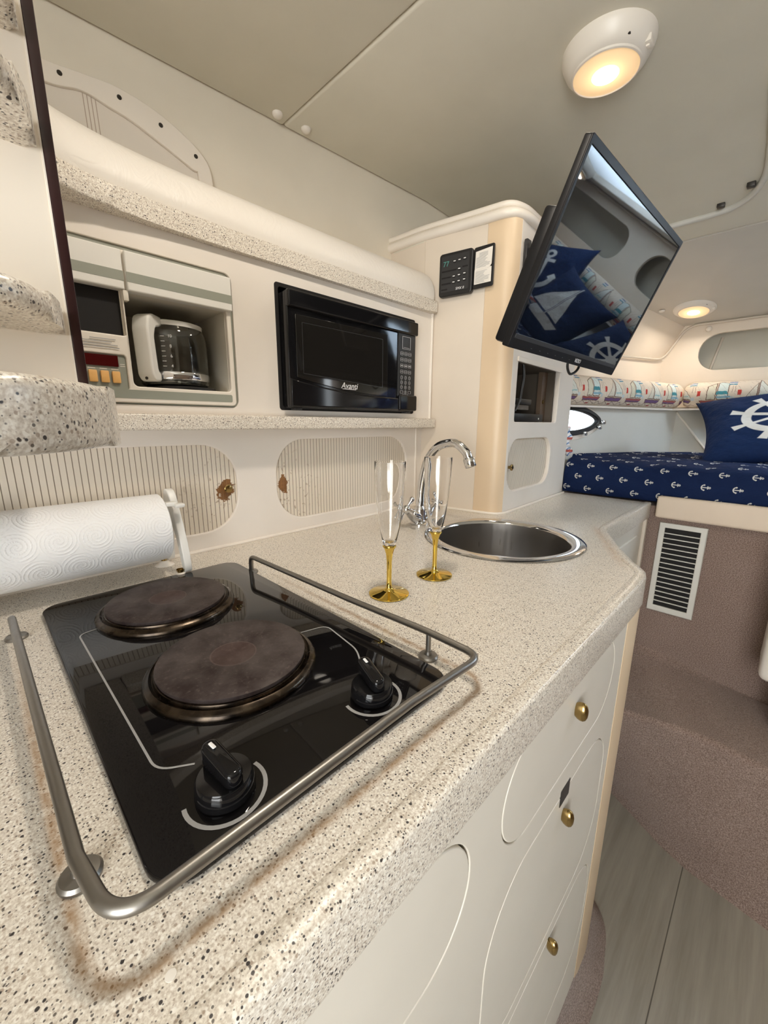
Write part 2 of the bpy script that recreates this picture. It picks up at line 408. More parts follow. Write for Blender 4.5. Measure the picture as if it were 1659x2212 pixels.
def frame(o, ax, ay):
    ax = Vector(ax).normalized(); ay = Vector(ay); n = ax.cross(ay).normalized(); ay = n.cross(ax); o = Vector(o)
    return Matrix(((ax.x, ay.x, n.x, o.x), (ax.y, ay.y, n.y, o.y), (ax.z, ay.z, n.z, o.z), (0, 0, 0, 1)))
def plate_mesh(name, outs, th, bev=0, mtx=None, seg=2):
    """flat panel with holes, front face at local z = 0, body behind"""
    cu = bpy.data.curves.new(name, 'CURVE'); cu.dimensions = '2D'; cu.fill_mode = 'BOTH'
    for o in outs:
        s = cu.splines.new('POLY'); s.points.add(len(o)-1); s.use_cyclic_u = True
        for p, q in zip(s.points, o): p.co = (q[0], q[1], 0, 1)
    cu.extrude = max(th/2-bev, 0); cu.bevel_depth = bev; cu.bevel_resolution = seg; cu.offset = -bev
    t = bpy.data.objects.new(name, cu); col.objects.link(t); dg = bpy.context.evaluated_depsgraph_get()
    me = bpy.data.meshes.new_from_object(t.evaluated_get(dg)); bpy.data.objects.remove(t); bpy.data.curves.remove(cu)
    me.name = name; me.transform(Matrix.Translation((0, 0, -th/2)))
    if mtx is not None: me.transform(mtx)
    return me
def plate(name, outs, th, bev, mtx, m, parent=None, seg=2): return mesh_obj(name, plate_mesh(name, outs, th, bev, mtx, seg), m, parent, smooth=35)
def text_mesh(s, size, mtx, th=.0002, shear=0, align='CENTER'):
    cu = bpy.data.curves.new('lettering', 'FONT'); cu.body = s; cu.size = size; cu.extrude = th; cu.shear = shear; cu.align_x = align; cu.align_y = 'CENTER'
    t = bpy.data.objects.new('lettering', cu); col.objects.link(t); dg = bpy.context.evaluated_depsgraph_get()
    me = bpy.data.meshes.new_from_object(t.evaluated_get(dg)); bpy.data.objects.remove(t); bpy.data.curves.remove(cu)
    me.transform(mtx); return me
def text(name, s, size, mtx, m, parent, **k): return mesh_obj(name, text_mesh(s, size, mtx, **k), m, parent)
def quad_grid(corners, nu=10, nv=6, bm=None, th=0):
    bm = bm or B(); a, b, c, d = [Vector(p) for p in corners]; g = []
    for i in range(nu+1):
        u = i/nu; g.append([bm.verts.new((a*(1-u)+b*u)*(1-j/nv)+(d*(1-u)+c*u)*(j/nv)) for j in range(nv+1)])
    for i in range(nu):
        for j in range(nv): bm.faces.new((g[i][j], g[i+1][j], g[i+1][j+1], g[i][j+1]))
    return bm
FY = lambda Y: frame((0, Y, 0), (1, 0, 0), (0, 0, 1))      # plane facing -Y, local (x, z)

# ================================================================== SETTING
def ceil_z(x): return 1.0 if x < 1.2 else 1.0-.05*(x-1.2)/.6 if x < 1.8 else .95-.195*(x-1.8)/.8
def edge_y(x): return 1.071-.069*x
bm = B(); add_box(bm, (-1.0, -1.95, FLOOR-.05), (2.0, .9, FLOOR)); struct('floor', bm, 'planks')
def ceiling_panel(name, xs, y0, m):
    bm = B(); lo = []; hi = []
    for x in xs:
        yy = [y0, -.5, .5, edge_y(x)]
        lo.append([bm.verts.new((x, y, ceil_z(x))) for y in yy]); hi.append([bm.verts.new((x, y, ceil_z(x)+.03)) for y in yy])
    n = len(xs)
    for i in range(n-1):
        for j in range(3):
            bm.faces.new((lo[i][j], lo[i+1][j], lo[i+1][j+1], lo[i][j+1])); bm.faces.new((hi[i][j+1], hi[i+1][j+1], hi[i+1][j], hi[i][j]))
        for j in (0, 3): bm.faces.new((lo[i][j], lo[i+1][j], hi[i+1][j], hi[i][j]))
    for i in (0, n-1):
        for j in range(3): bm.faces.new((lo[i][j], lo[i][j+1], hi[i][j+1], hi[i][j]))
    bmesh.ops.recalc_face_normals(bm, faces=bm.faces)
    es = [e for e in bm.edges if len(e.link_faces) == 2 and e.calc_face_angle(0) > 1.2 and min(v.co.z-ceil_z(v.co.x) for v in e.verts) < .001]
    bmesh.ops.bevel(bm, geom=es, offset=.007, segments=3, affect='EDGES', profile=.5)
    return struct(name, bm, m, 50)
ceiling_panel('ceiling', [-1.0, -.4, .672], -1.95, 'headliner')
ceiling_panel('ceiling', [.6735, .9, 1.2, 1.5, 1.8, 1.92], -1.95, 'headliner')
# forward ceiling panel with the hatch opening
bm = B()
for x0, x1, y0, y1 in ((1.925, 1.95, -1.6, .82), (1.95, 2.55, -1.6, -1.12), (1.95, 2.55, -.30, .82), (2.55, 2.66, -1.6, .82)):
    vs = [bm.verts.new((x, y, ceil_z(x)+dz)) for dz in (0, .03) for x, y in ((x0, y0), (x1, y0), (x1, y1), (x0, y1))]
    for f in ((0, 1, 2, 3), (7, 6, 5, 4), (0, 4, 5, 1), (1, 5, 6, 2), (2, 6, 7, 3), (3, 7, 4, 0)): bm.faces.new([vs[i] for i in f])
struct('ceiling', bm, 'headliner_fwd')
# hatch frame and pane
sl = math.atan(.195/.8); hm = Matrix.Translation((2.25, -.71, ceil_z(2.25))) @ Matrix.Rotation(sl, 4, 'Y')
def hatch_plate(name, outs, th, z, m, parent=None):
    return plate(name, outs, th, .004 if th > .01 else 0, hm @ Matrix.Translation((0, 0, z)), m, parent)
h = tag(hatch_plate('window_3', [rrect(-.32, -.42, .32, .42, .06), rrect(-.275, -.375, .275, .375, .05)], .035, .03, 'cream_trim'), kind='structure')
hatch_plate('pane', [rrect(-.275, -.375, .275, .375, .05)], .006, .028, 'hatch_pane', h)
# bow-side headliner slope (between ceiling edge and hull), bow wall, hull
struct('wall_port_forward', quad_grid(((2.62, .437, .757), (1.62, .93, .985), (1.62, 1.0, .615), (2.62, .516, .600)), 12, 4), 'liner')
struct('wall_port_berth', quad_grid(((2.61, .516, .600), (1.62, 1.0, .60), (1.62, .83, .354), (2.61, .51, .354)), 12, 4), 'liner')
pA, pB, pC, pD = (2.62, .452, .37), (1.62, .752, .37), (1.62, .70, -.02), (2.36, .452, -.02)
hullp = quad_grid((pA, pB, pC, pD), 16, 6)
bmesh.ops.delete(hullp, geom=[f for f in hullp.faces if 1.68 < f.calc_center_median().x < 1.99 and .24 < f.calc_center_median().z < .37], context='FACES')
# wall_bow with the long stadium niche
wb = frame((2.6, 0, 0), (0, -1, 0), (0, 0, 1))
outer = [(-.445, .757), (-.53, .60), (-.50, .36), (1.6, .36), (1.6, .757)]
tag(plate('wall_bow', [outer, rrect(-.372, .535, .50, .705, .082), rrect(.66, .535, 1.4, .705, .082)], .02, .002, wb, 'liner'), kind='structure')
bm = B(); add_box(bm, (2.72, -1.5, .50), (2.73, .45, .76)); add_box(bm, (2.603, -1.5, .515), (2.73, .45, .522)); add_box(bm, (2.603, -1.5, .735), (2.73, .45, .745)); add_box(bm, (2.603, .43, .50), (2.73, .45, .745)); struct('wall_bow_locker', bm, 'locker_inside')
tag(obj('trim_1', tube([(2.715, .335, .52), (2.715, .30, .70)], .006), 'piping'), kind='structure')
struct('wall_bow_lower', quad_grid(((2.62, .452, .37), (2.62, -1.6, .37), (2.348, -1.6, -.02), (2.348, .108, -.02)), 14, 4), 'hull')
bm = B(); bm.faces.new([bm.verts.new(p) for p in ((2.62, .452, .37), (2.348, .108, -.02), (2.48, .442, -.02))]); struct('wall_hull_corner', bm, 'hull')
# port hull panel around the oval porthole: plate with a hole in the plane of the panel
hn = (Vector(pB)-Vector(pA)); hfr = frame(pC, Vector(pD)-Vector(pC), Vector(pB)-Vector(pC)); hi_ = hfr.inverted()
hullp.free()
c4 = [hi_ @ Vector(p) for p in (pA, pB, pC, (2.48, .442, -.02))]
pc = hi_ @ Vector((1.80, .69, .288))
ell = [(pc.x+.215*math.cos(t*PI/24)*(1 if math.cos(t*PI/24) < 0 else 1), pc.y+.058*math.sin(t*PI/24)*(1-.25*abs(math.cos(t*PI/24))**3)) for t in range(48)]
tag(plate('wall_hull', [[(p.x, p.y) for p in c4], ell], .006, 0, hfr, 'hull'), kind='structure')
# porthole: gasket, pane, chrome dogs
po = tag(plate('window_2', [[(pc.x+(q[0]-pc.x)*1.04, pc.y+(q[1]-pc.y)*1.16) for q in ell], [(pc.x+(q[0]-pc.x)*.93, pc.y+(q[1]-pc.y)*.76) for q in ell]], .022, .004, hfr @ Matrix.Translation((0, 0, .012)), 'black_satin'), kind='structure')
plate('outer_frame', [[(pc.x+(q[0]-pc.x)*1.10, pc.y+(q[1]-pc.y)*1.42-.004) for q in ell], ell], .010, .002, hfr @ Matrix.Translation((0, 0, .004)), 'cream_trim', po)
plate('pane', [[(pc.x+(q[0]-pc.x)*.95, pc.y+(q[1]-pc.y)*.8) for q in ell]], .003, 0, hfr @ Matrix.Translation((0, 0, -.004)), 'pane', po)
for t in (-8.5, -4, -1.2):
    a = t*PI/24; q = Vector((pc.x+.225*math.cos(a), pc.y+.066*math.sin(a), .018)); bm = B(); add_box(bm, (-.010, -.009, -.008), (.010, .009, .010), .004, 2, hfr @ Matrix.Translation(q)); obj('latch', bm, 'chrome', po)
# piping along the bow headliner edge
tag(obj('trim_2', tube(rounded([(2.585, -1.5, .752), (2.585, .43, .752), (2.58, .515, .600), (2.1, .745, .605), (1.66, .955, .61)], .05, 8), .0055), 'piping'), kind='structure')
tag(obj('trim_3', tube([(2.618, .450, .368), (2.36, .123, -.002)], .005), 'cream_trim'), kind='structure')
# port side wall of the galley behind the bolster, with window surround
bm = B(); g = []
for x in (-1.0, -.5, .2, .8, 1.3, 1.75): g.append([bm.verts.new((x, edge_y(x)+.004, z)) for z in (.55, .75, 1.03)])
for a, b in zip(g, g[1:]):
    for j in range(2): bm.faces.new((a[j], b[j], b[j+1], a[j+1]))
struct('wall_port', bm, 'vinyl')
wf = frame((.3, edge_y(.3), 0), (1, -.069, 0), (0, 0, 1)) @ Matrix.Translation((-.3, 0, 0))
oc = spline([(-.42, .70), (-.40, .80), (-.30, .86), (-.1, .895), (.06, .90), (.192, .903), (.249, .9085), (.312, .9125), (.386, .898), (.458, .861), (.482, .815), (.480, .70)], 6)
ic = spline([(-.38, .70), (-.36, .79), (-.28, .835), (-.1, .866), (.06, .871), (.192, .869), (.249, .880), (.292, .872), (.340, .861), (.437, .822), (.452, .810), (.455, .70)], 6)
win = tag(plate('window_1', [[(p.x, p.y) for p in oc]+[(p.x, p.y) for p in reversed(ic)]], .008, .0015, wf @ Matrix.Translation((0, 0, .010)), 'cream_trim'), kind='structure')
plate('curtain', [[(p.x, p.y) for p in ic]], .002, 0, wf @ Matrix.Translation((0, 0, .003)), 'curtain', win)
for q in ((.05, .886), (.217, .892), (.310, .896), (.382, .879), (.449, .848)):
    obj('screw', lathe([(0, .0022), (.003, .0022), (.0042, .0008), (.0042, -.003)], wf @ Vector((*q, .010)), wf.to_3x3() @ Vector((0, 0, 1)), 20), 'screw', win)
# upper wall panel with the openings for coffee maker and microwave
PY = .825
tag(plate('wall_galley_upper', [[(.0655, .28), (1.052, .28), (1.052, .60), (.0655, .60)], rrect(.066, .3035, .4078, .5562, .014), rrect(.505, .303, .965, .565, .006)], .02, .001, FY(PY), 'white_panel'), kind='structure')
tag(obj('trim_4', tube([(1.045, PY-.002, .288), (1.045, PY-.002, .597)], .004), 'cream_trim'), kind='structure')
# backsplash with the stadium openings of the sliding doors
tag(plate('wall_backsplash', [[(-.35, 0), (1.06, 0), (1.06, .27), (-.35, .27)], rrect(-.30, .040, .408, .2275, .078), rrect(.508, .0345, .979, .2335, .080)], .012, .0025, FY(.860), 'white_panel'), kind='structure')
tag(obj('trim_5', tube([(1.022, .858, .004), (1.022, .858, .262)], .0035), 'cream_trim'), kind='structure')
bm = B(); add_tube(bm, rounded([(-.35, .856, .003), (1.052, .856, .003), (1.083, .672, .003), (1.098, .600, .003), (1.13, .585, .003), (1.66, .607, .003)], .02, 6), .0045, 8); tag(obj('trim_6', bm, 'cream_trim'), kind='structure')
# far side of the cabin, out of frame: starboard wall, aft bulkhead with the open companionway
bm = B()                      # unseen shell added against sky-light leaks, open at hatch, porthole and companionway
for lo, hi in (((-1.0, -2.05, 1.06), (1.90, 1.35, 1.09)), ((1.90, -2.05, 1.06), (2.62, -1.18, 1.09)), ((1.90, -.22, 1.06), (2.62, 1.35, 1.09)), ((2.62, -2.05, 1.06), (2.9, 1.35, 1.09)),
    ((2.87, -2.05, FLOOR), (2.9, .85, 1.06)), ((2.87, .85, FLOOR), (2.9, 1.35, .05)), ((2.87, .85, .66), (2.9, 1.35, 1.06)), ((-1.0, 1.32, FLOOR), (1.35, 1.35, 1.06)), ((2.35, 1.32, FLOOR), (2.9, 1.35, 1.06)), ((1.35, 1.32, FLOOR), (2.35, 1.35, .02)), ((1.35, 1.32, .62), (2.35, 1.35, 1.06)), ((-1.05, 1.15, FLOOR), (-1.0, 1.35, 1.09)),
    ((-1.05, -2.05, FLOOR-.08), (2.9, 1.35, FLOOR-.05))): add_box(bm, lo, hi)
struct('wall_light_block', bm, 'dark_wood')
struct('wall_starboard', box((-1.0, -2.0, FLOOR), (2.7, -1.95, 1.05)), 'dark_wood')
bm = B(); add_box(bm, (-1.05, -.15, FLOOR), (-1.0, 1.2, 1.05)); add_box(bm, (-1.05, -1.95, FLOOR), (-1.0, -.98, 1.05)); add_box(bm, (-1.05, -.98, FLOOR), (-1.0, -.15, -.34)); add_box(bm, (-1.05, -.98, .80), (-1.0, -.15, 1.05)); struct('wall_aft', bm, 'vinyl')
# berth plinth with the carpeted bulkhead, carpeted step
struct('wall_bulkhead', box((1.70, -1.95, FLOOR), (2.6, .9, -.012)), 'carpet')
prof = [(.5, 1.27, 1.58), (.3, 1.30, 1.50), (.2, 1.318, 1.445), (.08, 1.348, 1.375), (0, 1.352, 1.345), (-.1, 1.334, 1.33), (-.18, 1.322, 1.316), (-.6, 1.30, 1.30), (-1.9, 1.28, 1.28)]
bm = B(); g = []
for y, xn, xb in prof:
    pts = [(1.70, -.555-.10*max(0, .28-y)), (1.685, -.59-.05*max(0, .28-y))] + [(xn+.014, -.600), (xn+.005, -.602), (xn, -.607), (xn-.001, -.620), (xb, FLOOR+.03), (xb-.012, FLOOR)]
    pts[0] = (1.70, -.55-.2*max(0, min(.35, .28-y))); pts[1] = (1.675, -.592-.05*max(0, min(.35, .28-y)))
    g.append([bm.verts.new((x, y, z)) for x, z in pts])
for a, b in zip(g, g[1:]):
    for j in range(len(a)-1): bm.faces.new((a[j], b[j], b[j+1], a[j+1]))
tag(obj('floor_carpet_step', bm, 'carpet', smooth=60), kind='structure')
# carpet skirt under the galley
sk = spline([(-.4, .12), (.4, .118), (.72, .112), (.86, .112), (.93, .122), (1.02, .152), (1.12, .26), (1.25, .33), (1.5, .34)], 6)
bm = B(); g = []
for p in sk: g.append([bm.verts.new((p.x+dx, p.y+dy, z)) for dx, dy, z in ((-.02, .05, -.93), (-.012, .040, -.97), (-.006, .018, -1.02), (0, .004, -1.040), (.0, -.004, FLOOR+.002))])
for a, b in zip(g, g[1:]):
    for j in range(4): bm.faces.new((a[j], b[j], b[j+1], a[j+1]))
tag(obj('baseboard_galley', bm, 'carpet', smooth=60), kind='structure')
# starboard locker corner at the right edge
lk = thing('locker', 'white rounded locker corner at the right edge beside the carpeted step', 'locker', (1.63, -.06, -.43))
obj('body', box((1.50, -.75, -.45), (1.685, -.052, -.06), .02, 3), 'white_panel', lk); obj('plinth', box((1.53, -.72, -.60), (1.685, -.10, -.452), .01), 'carpet', lk)

# ================================================================== GALLEY
# worktop: one slab with the stepped front edge and the sink cut-out
SX, SY, SR = .888, .462, .186
front = [(-.35, .141), (.79, .141), (.84, .142), (.868, .149), (.890, .162), (.915, .180), (1.02, .237), (1.12, .285), (1.155, .299), (1.19, .3045), (1.23, .306), (1.685, .306)]
top = front+[(1.685, .87), (-.35, .87)]
hole = [(SX+(SR-.012)*math.cos(a*PI/32), SY+(SR-.012)*math.sin(a*PI/32)) for a in range(64)]
wt = tag(mesh_obj('worktop', plate_mesh('worktop', [top, hole], .057, .0028, None, 3), 'worktop', smooth=35), 'speckled beige stone-look worktop running along the galley with stepped front edge', 'worktop')
# raised rim along the front edge
rim = [(p[0], p[1]) for p in front]
bm = B(); g = []
for i, p in enumerate(rim):
    a = Vector(rim[max(i-1, 0)]); b = Vector(rim[min(i+1, len(rim)-1)]); t = (b-a).normalized(); nn = Vector((-t.y, t.x))
    g.append([bm.verts.new((p[0]+nn.x*d, p[1]+nn.y*d, z)) for d, z in ((.0005, -.004), (.0012, .0002), (.0030, .0014), (.0165, .0014), (.0200, .0004), (.0215, -.001))])
for a, b in zip(g, g[1:]):
    for j in range(5): bm.faces.new((a[j], b[j], b[j+1], a[j+1]))
obj('raised_rim', bm, 'worktop', wt, smooth=70)

# base cabinet with drawers
CY = .150
cab = thing('galley_cabinet', 'cream galley base cabinet under the worktop with routed oval drawer fronts', 'cabinet', (.3, .4, FLOOR))
dr = [('drawer', (.335, -.207, .727, -.064), .072, (.543, -.117)), ('drawer', (.322, -.535, .750, -.253), .10, (.543, -.300)), ('drawer', (.322, -.835, .772, -.562), .10, (.553, -.573))]
holes = [rrect(a, b, c, d, r, 12) for _, (a, b, c, d), r, _ in dr] + [rrect(-.30, -.215, .274, -.072, .07, 12)]
plate('face_frame', [[(-.35, -.96), (.785, -.96), (.785, -.055), (-.35, -.055)]]+holes, .018, .0012, FY(CY), 'front_panel', cab)
G_ = .0016
for nm, (a, b, c, d), r, kn in dr:
    dd = plate(nm, [rrect(a+G_, b+G_, c-G_, d-G_, r-G_, 12)], .018, .0012, FY(CY), 'front_panel', cab)
    k = B(); add_lathe(k, [(0, .0055), (.0035, .0050), (.0062, .0036), (.0078, .0010), (.0082, -.0020), (.0076, -.0055), (.0060, -.0090)], (0, 0, 0), (0, -1, 0), 24)
    bmesh.ops.scale(k, vec=(.9, 1.15, 1.75), verts=k.verts); bmesh.ops.translate(k, vec=(kn[0], CY-.010, kn[1]), verts=k.verts)
    tag(obj('knob', k, 'brass', dd, smooth=60), 'oval antique brass knob')
for a, b, c, d in ((-.30, -.215, .274, -.072),):
    plate('door', [rrect(a+G_, b+G_, c-G_, d-G_, .07, 12)], .018, .0012, FY(CY), 'front_panel', cab)
obj('carcass', box((-.35, .169, -.94), (.80, .26, -.06)), 'dark_brown', cab)  # coloured dark so the gaps round the drawers look shadowed
obj('corner_post', prism([(.786, .1495), (.800, .1475), (.850, .1475), (.866, .149), (.880, .155), (.890, .166), (.894, .180), (.894, .30), (.786, .30)], -.965, -.055, .002), 'tan_post', cab, smooth=30)
st = plate('sticker', [rrect(.522, -.272, .558, -.243, .002)], .001, 0, FY(CY-.0005), 'dark_grey', cab)
# cabinet face behind the step-back
cab2 = thing('corner_cabinet', 'cream cabinet below the stepped-back end of the worktop beside the vent grille', 'cabinet', (1.4, .45, FLOOR))
obj('body', prism([(.894, .20), (1.12, .302), (1.19, .318), (1.694, .318), (1.694, .345), (1.18, .345), (1.10, .328), (.894, .235)], -.96, -.0575), 'front_panel', cab2, smooth=20)
plate('door', [rrect(1.24, -.50, 1.63, -.105, .05, 12)], .008, .003, FY(.314), 'front_panel', cab2)
obj('edge_trim', box((1.666, .308, -.95), (1.688, .322, -.058), .003), 'piping', cab2)

# hob
HX0, HX1, HY0, HY1, HZ = .036, .331, .215, .742, .007
hob = thing('electric_hob', 'black glass two-plate electric hob set into the worktop', 'hob', (.18, .47, .001))
obj('glass_top', prism(rrect(HX0, HY0, HX1, HY1, .026, 8), .0005, HZ, .0025, 3), 'hob_glass', hob)
for cx, cy, nm in ((.171, .612, 'r'), (.172, .403, 'f')):
    hp = obj('burner_ring', lathe([(.090, HZ), (.0905, HZ+.003), (.088, HZ+.0065), (.084, HZ+.0085), (.0815, HZ+.006), (.0805, HZ+.006), (.0795, HZ+.010), (.0775, HZ+.0105), (0, HZ+.0105)], (cx, cy, 0), seg=72), 'ring', hob, smooth=50)
    pbm = lathe([(.0775, 0), (.0785, .003), (.0783, .0046), (.0765, .0055), (.027, .0052), (.0255, .0047), (0, .0047)], (0, 0, 0), seg=72)
    pl = mesh_obj('hotplate', (lambda me: me)(bpy.data.meshes.new('hotplate')), 'iron', hp, local=True)
    bmesh.ops.recalc_face_normals(pbm, faces=pbm.faces); pbm.to_mesh(pl.data); pbm.free()
    for p_ in pl.data.polygons: p_.use_smooth = True
    pl.data.set_sharp_from_angle(angle=math.radians(40))
    pl.location = Vector((cx, cy, HZ+.0105))-hob.location
def ribbon(name, pts, w, z, m, parent):
    bm = B(); g = []; P = [Vector((*p[:2], 0)) for p in pts]
    for i, p in enumerate(P):
        t = (P[min(i+1, len(P)-1)]-P[max(i-1, 0)]).normalized(); nn = Vector((-t.y, t.x, 0))*w/2
        g.append((bm.verts.new(p+nn+Vector((0, 0, z))), bm.verts.new(p-nn+Vector((0, 0, z)))))
    for a, b in zip(g, g[1:]): bm.faces.new((a[0], b[0], b[1], a[1]))
    return obj(name, bm, m, parent)
ribbon('printed_line', rounded([(.083, .608, 0), (.061, .606, 0), (.064, .312, 0), (.088, .297, 0)], .012), .0019, HZ+.0003, 'grey_ink', hob)
ribbon('printed_line', rounded([(.262, .412, 0), (.301, .402, 0), (.291, .330, 0), (.262, .283, 0)], .012), .0019, HZ+.0003, 'grey_ink', hob)
for kx, ky, ang in ((.095, .256, -.10), (.246, .256, .30)):
    ribbon('dial_mark', [(kx+.0285*math.cos(a), ky+.0285*math.sin(a), 0) for a in [PI*.93+PI*1.16*k/24 for k in range(25)]], .0032, HZ+.0003, 'grey_ink', hob)
    kb = obj('control_knob', lathe([(.0205, HZ+.001), (.0215, HZ+.003), (.0205, HZ+.0135), (.0190, HZ+.0155), (.010, HZ+.0155), (0, HZ+.0155)], (kx, ky, 0), seg=40), 'black_gloss', hob)
    rm = Matrix.Translation((kx, ky, HZ+.0145)) @ Matrix.Rotation(-ang, 4, 'Z')
    b_ = B(); prism([(p[0], p[1]) for p in rrect(-.0068, -.0185, .0068, .0235, .0062, 6)], 0, .0145, .003, 3, b_)
    for v in b_.verts:
        if v.co.z > .008: v.co.z += .10*v.co.y
    bmesh.ops.transform(b_, matrix=rm, verts=b_.verts); bl = obj('grip', b_, 'black_gloss', kb)
    b_ = box((-.0014, .011, .0160), (.0014, .0185, .0172), .0004, 1, rm); obj('pointer', b_, 'white_ink', bl)

# guard rail round the hob
RZ = .033
rail = thing('guard_rail', 'satin steel guard rail bent round three sides of the hob', 'rail', (.17, .42, 0))
pts = [(.334, .673, .003), (.332, .668, RZ), (.341, .40, RZ), (.349, .265, RZ), (.347, .194, RZ), (.24, .200, RZ), (.014, .198, RZ), (.007, .25, RZ), (.004, .662, RZ), (.005, .668, .003)]
pth = rounded(pts[:3], .012, 6)[:-1]+rounded([pts[2], pts[3], pts[4], pts[5]], .020, 8)[:-1]+rounded([pts[5], pts[6], pts[7]], .022, 10)[:-1]+rounded(pts[7:], .012, 6)
obj('bar', tube(pth, .0042, 14), 'rail_steel', rail, smooth=80)
for x, y in ((.348, .265), (.0078, .268)): obj('post', lathe([(.0032, .003), (.0032, RZ-.002)], (x, y, 0), seg=14), 'rail_steel', rail)
for x, y in ((.348, .265), (.0078, .268), (.334, .673), (.005, .668)):
    obj('foot', lathe([(.0118, 0), (.0120, .0022), (.0105, .0042), (.0048, .0052), (.0042, .009), (0, .009)], (x, y, 0), seg=28), 'rail_steel', rail)
tag(obj('worktop_plug', lathe([(.0027, 0), (.0027, .0006), (0, .0008)], (.031, .180, .0)), 'paper'), 'small round pale plug in the worktop in front of the rail corner', 'plug')

# sink and tap
sk_ = thing('round_sink', 'round brushed steel sink bowl set into the worktop', 'sink', (SX, SY, 0))
obj('rim', lathe([(SR-.012, -.002), (SR+.003, .0006), (SR+.004, .0022), (SR, .0045), (SR-.010, .0052), (SR-.022, .0045), (SR-.027, .002), (SR-.030, -.004)], (SX, SY, 0), seg=96), 'chrome', sk_, smooth=60)
obj('bowl', lathe([(SR-.030, -.004), (SR-.031, -.03), (SR-.032, -.150), (SR-.045, -.172), (SR-.07, -.180), (.03, -.185), (.0, -.186)], (SX, SY, 0), seg=96), 'steel', sk_, smooth=60)
obj('drain', lathe([(.034, -.1845), (.032, -.182), (.022, -.183), (.018, -.193), (0, -.193)], (SX, SY, 0)), 'chrome', sk_)
FX, FYY = .846, .690
tap = thing('mixer_tap', 'chrome swan-neck mixer tap with two cross handles behind the sink', 'tap', (FX, FYY, 0))
obj('base', lathe([(.027, 0), (.027, .004), (.020, .008), (.0165, .014), (.0165, .040), (.0135, .047), (.010, .055), (0, .056)], (FX, FYY, 0)), 'chrome', tap)
sp = spline([(FX, FYY, .045), (FX+.001, FYY-.004, .11), (FX+.003, FYY-.018, .172), (FX+.006, FYY-.050, .214), (FX+.010, FYY-.098, .226), (FX+.013, FYY-.130, .206), (FX+.015, FYY-.139, .188)], 8)
so = obj('spout', tube(sp, .0112, 18), 'chrome', tap, smooth=80)
dv = (sp[-1]-sp[-3]).normalized(); obj('aerator', lathe([(.0118, -.004), (.0142, 0), (.0142, .019), (.0128, .021), (.0105, .021), (.0105, .018), (0, .018)], sp[-1], dv, 28), 'chrome', so)
for s in (-1, 1):
    ax = Vector((s*.86, -.12, .52)).normalized(); o = Vector((FX+s*.010, FYY, .018))
    arm = obj('valve_body', lathe([(.0165, 0), (.0165, .022), (.0145, .026), (.0145, .036), (.0105, .042), (.0100, .058), (0, .059)], o, ax, 28), 'chrome', tap)
    c = o+ax*.068; hd = obj('cross_handle', lathe([(0, -.010), (.010, -.008), (.012, -.002), (.011, .004), (.007, .009), (0, .010)], c, ax, 24), 'chrome', arm, smooth=60)
    e1 = ax.orthogonal().normalized(); e2 = ax.cross(e1); r45 = math.radians(35)
    for k in range(4):
        dd = e1*math.cos(r45+k*PI/2)+e2*math.sin(r45+k*PI/2)
        obj('prong', lathe([(.004, .006), (.0036, .018), (.0062, .027), (.0072, .031), (.0055, .036), (0, .0375)], c, dd, 16), 'chrome', hd, smooth=60)

# champagne flutes
def flute(loc, label):
    f = thing('champagne_flute', label, 'glass', loc, 'champagne flutes')
    obj('bowl', lathe([(0, .083), (.0100, .084), (.0128, .095), (.0170, .116), (.0207, .145), (.0229, .175), (.0240, .200), (.0244, .2155), (.0242, .2165), (.0236, .2165), (.0234, .2155), (.0230, .200), (.0219, .175), (.0197, .145), (.0159, .117), (.0114, .096), (.0080, .089), (0, .088)], loc, seg=48), 'glass', f, smooth=28)
    obj('stem', lathe([(0, .0835), (.0105, .083), (.0112, .0812), (.0085, .0775), (.0055, .068), (.0042, .055), (.0040, .022), (.0046, .012), (.0075, .0075), (.0115, .0060)], loc, seg=32), 'gold', f, smooth=70)
    obj('foot', lathe([(0, .0075), (.0105, .0066), (.0135, .0052), (.030, .0026), (.0328, .0012), (.0328, 0), (0, .0002)], loc, seg=56), 'gold', f, smooth=40)
flute((.447, .425, .001), 'gold-stemmed champagne flute standing nearer the hob')
flute((.567, .424, .001), 'gold-stemmed champagne flute standing nearer the sink')

# sliding tambour doors behind the backsplash openings
def sliding(name, x0, x1, z0, z1, label, wear):
    t = tag(mesh_obj(name, plate_mesh(name, [rrect(x0, z0, x1, z1, .085)], .006, 0, FY(.866)), tambour('reeded_panel', .0095, 0, wear), smooth=35), label, 'door', 'sliding reeded doors')
    return t
sliding('sliding_door', -.31, .418, .03, .238, 'cream reeded sliding door with a worn brown patch, behind the paper towel roll', (.382, .128, .020))
sliding('sliding_door', .50, .988, .026, .242, 'cream reeded sliding door with a brown chip at its left end, behind the flutes', (.528, .124, .016))
obj('finger_catch', lathe([(.008, .001), (.009, .004), (.006, .006), (0, .005)], (.385, .860, .131), (0, -1, 0), 20), 'brass', bpy.data.objects['sliding_door'], smooth=60)

# shelves
uf = [(-.30, .47), (-.20, .50), (-.10, .552), (-.01, .622), (.068, .706), (.100, .746), (.137, .772), (.183, .790), (.234, .8005), (.307, .808), (.414, .811), (.6, .8115), (.8, .811), (1.046, .806)]
us = tag(obj('upper_shelf', prism([(p.x, p.y) for p in spline([(*p, 0) for p in uf], 4)]+[(1.046, 1.03), (-.30, 1.03)], .597, .631, .004), 'granite', smooth=35), 'speckled stone-look upper shelf under the padded bolster', 'shelf')
ls = tag(obj('lower_shelf', prism([(.10, .802), (1.046, .800), (1.046, .858), (.10, .858)], .259, .288, .004), 'granite', smooth=35), 'speckled stone-look lower shelf under the microwave and coffee maker', 'shelf')
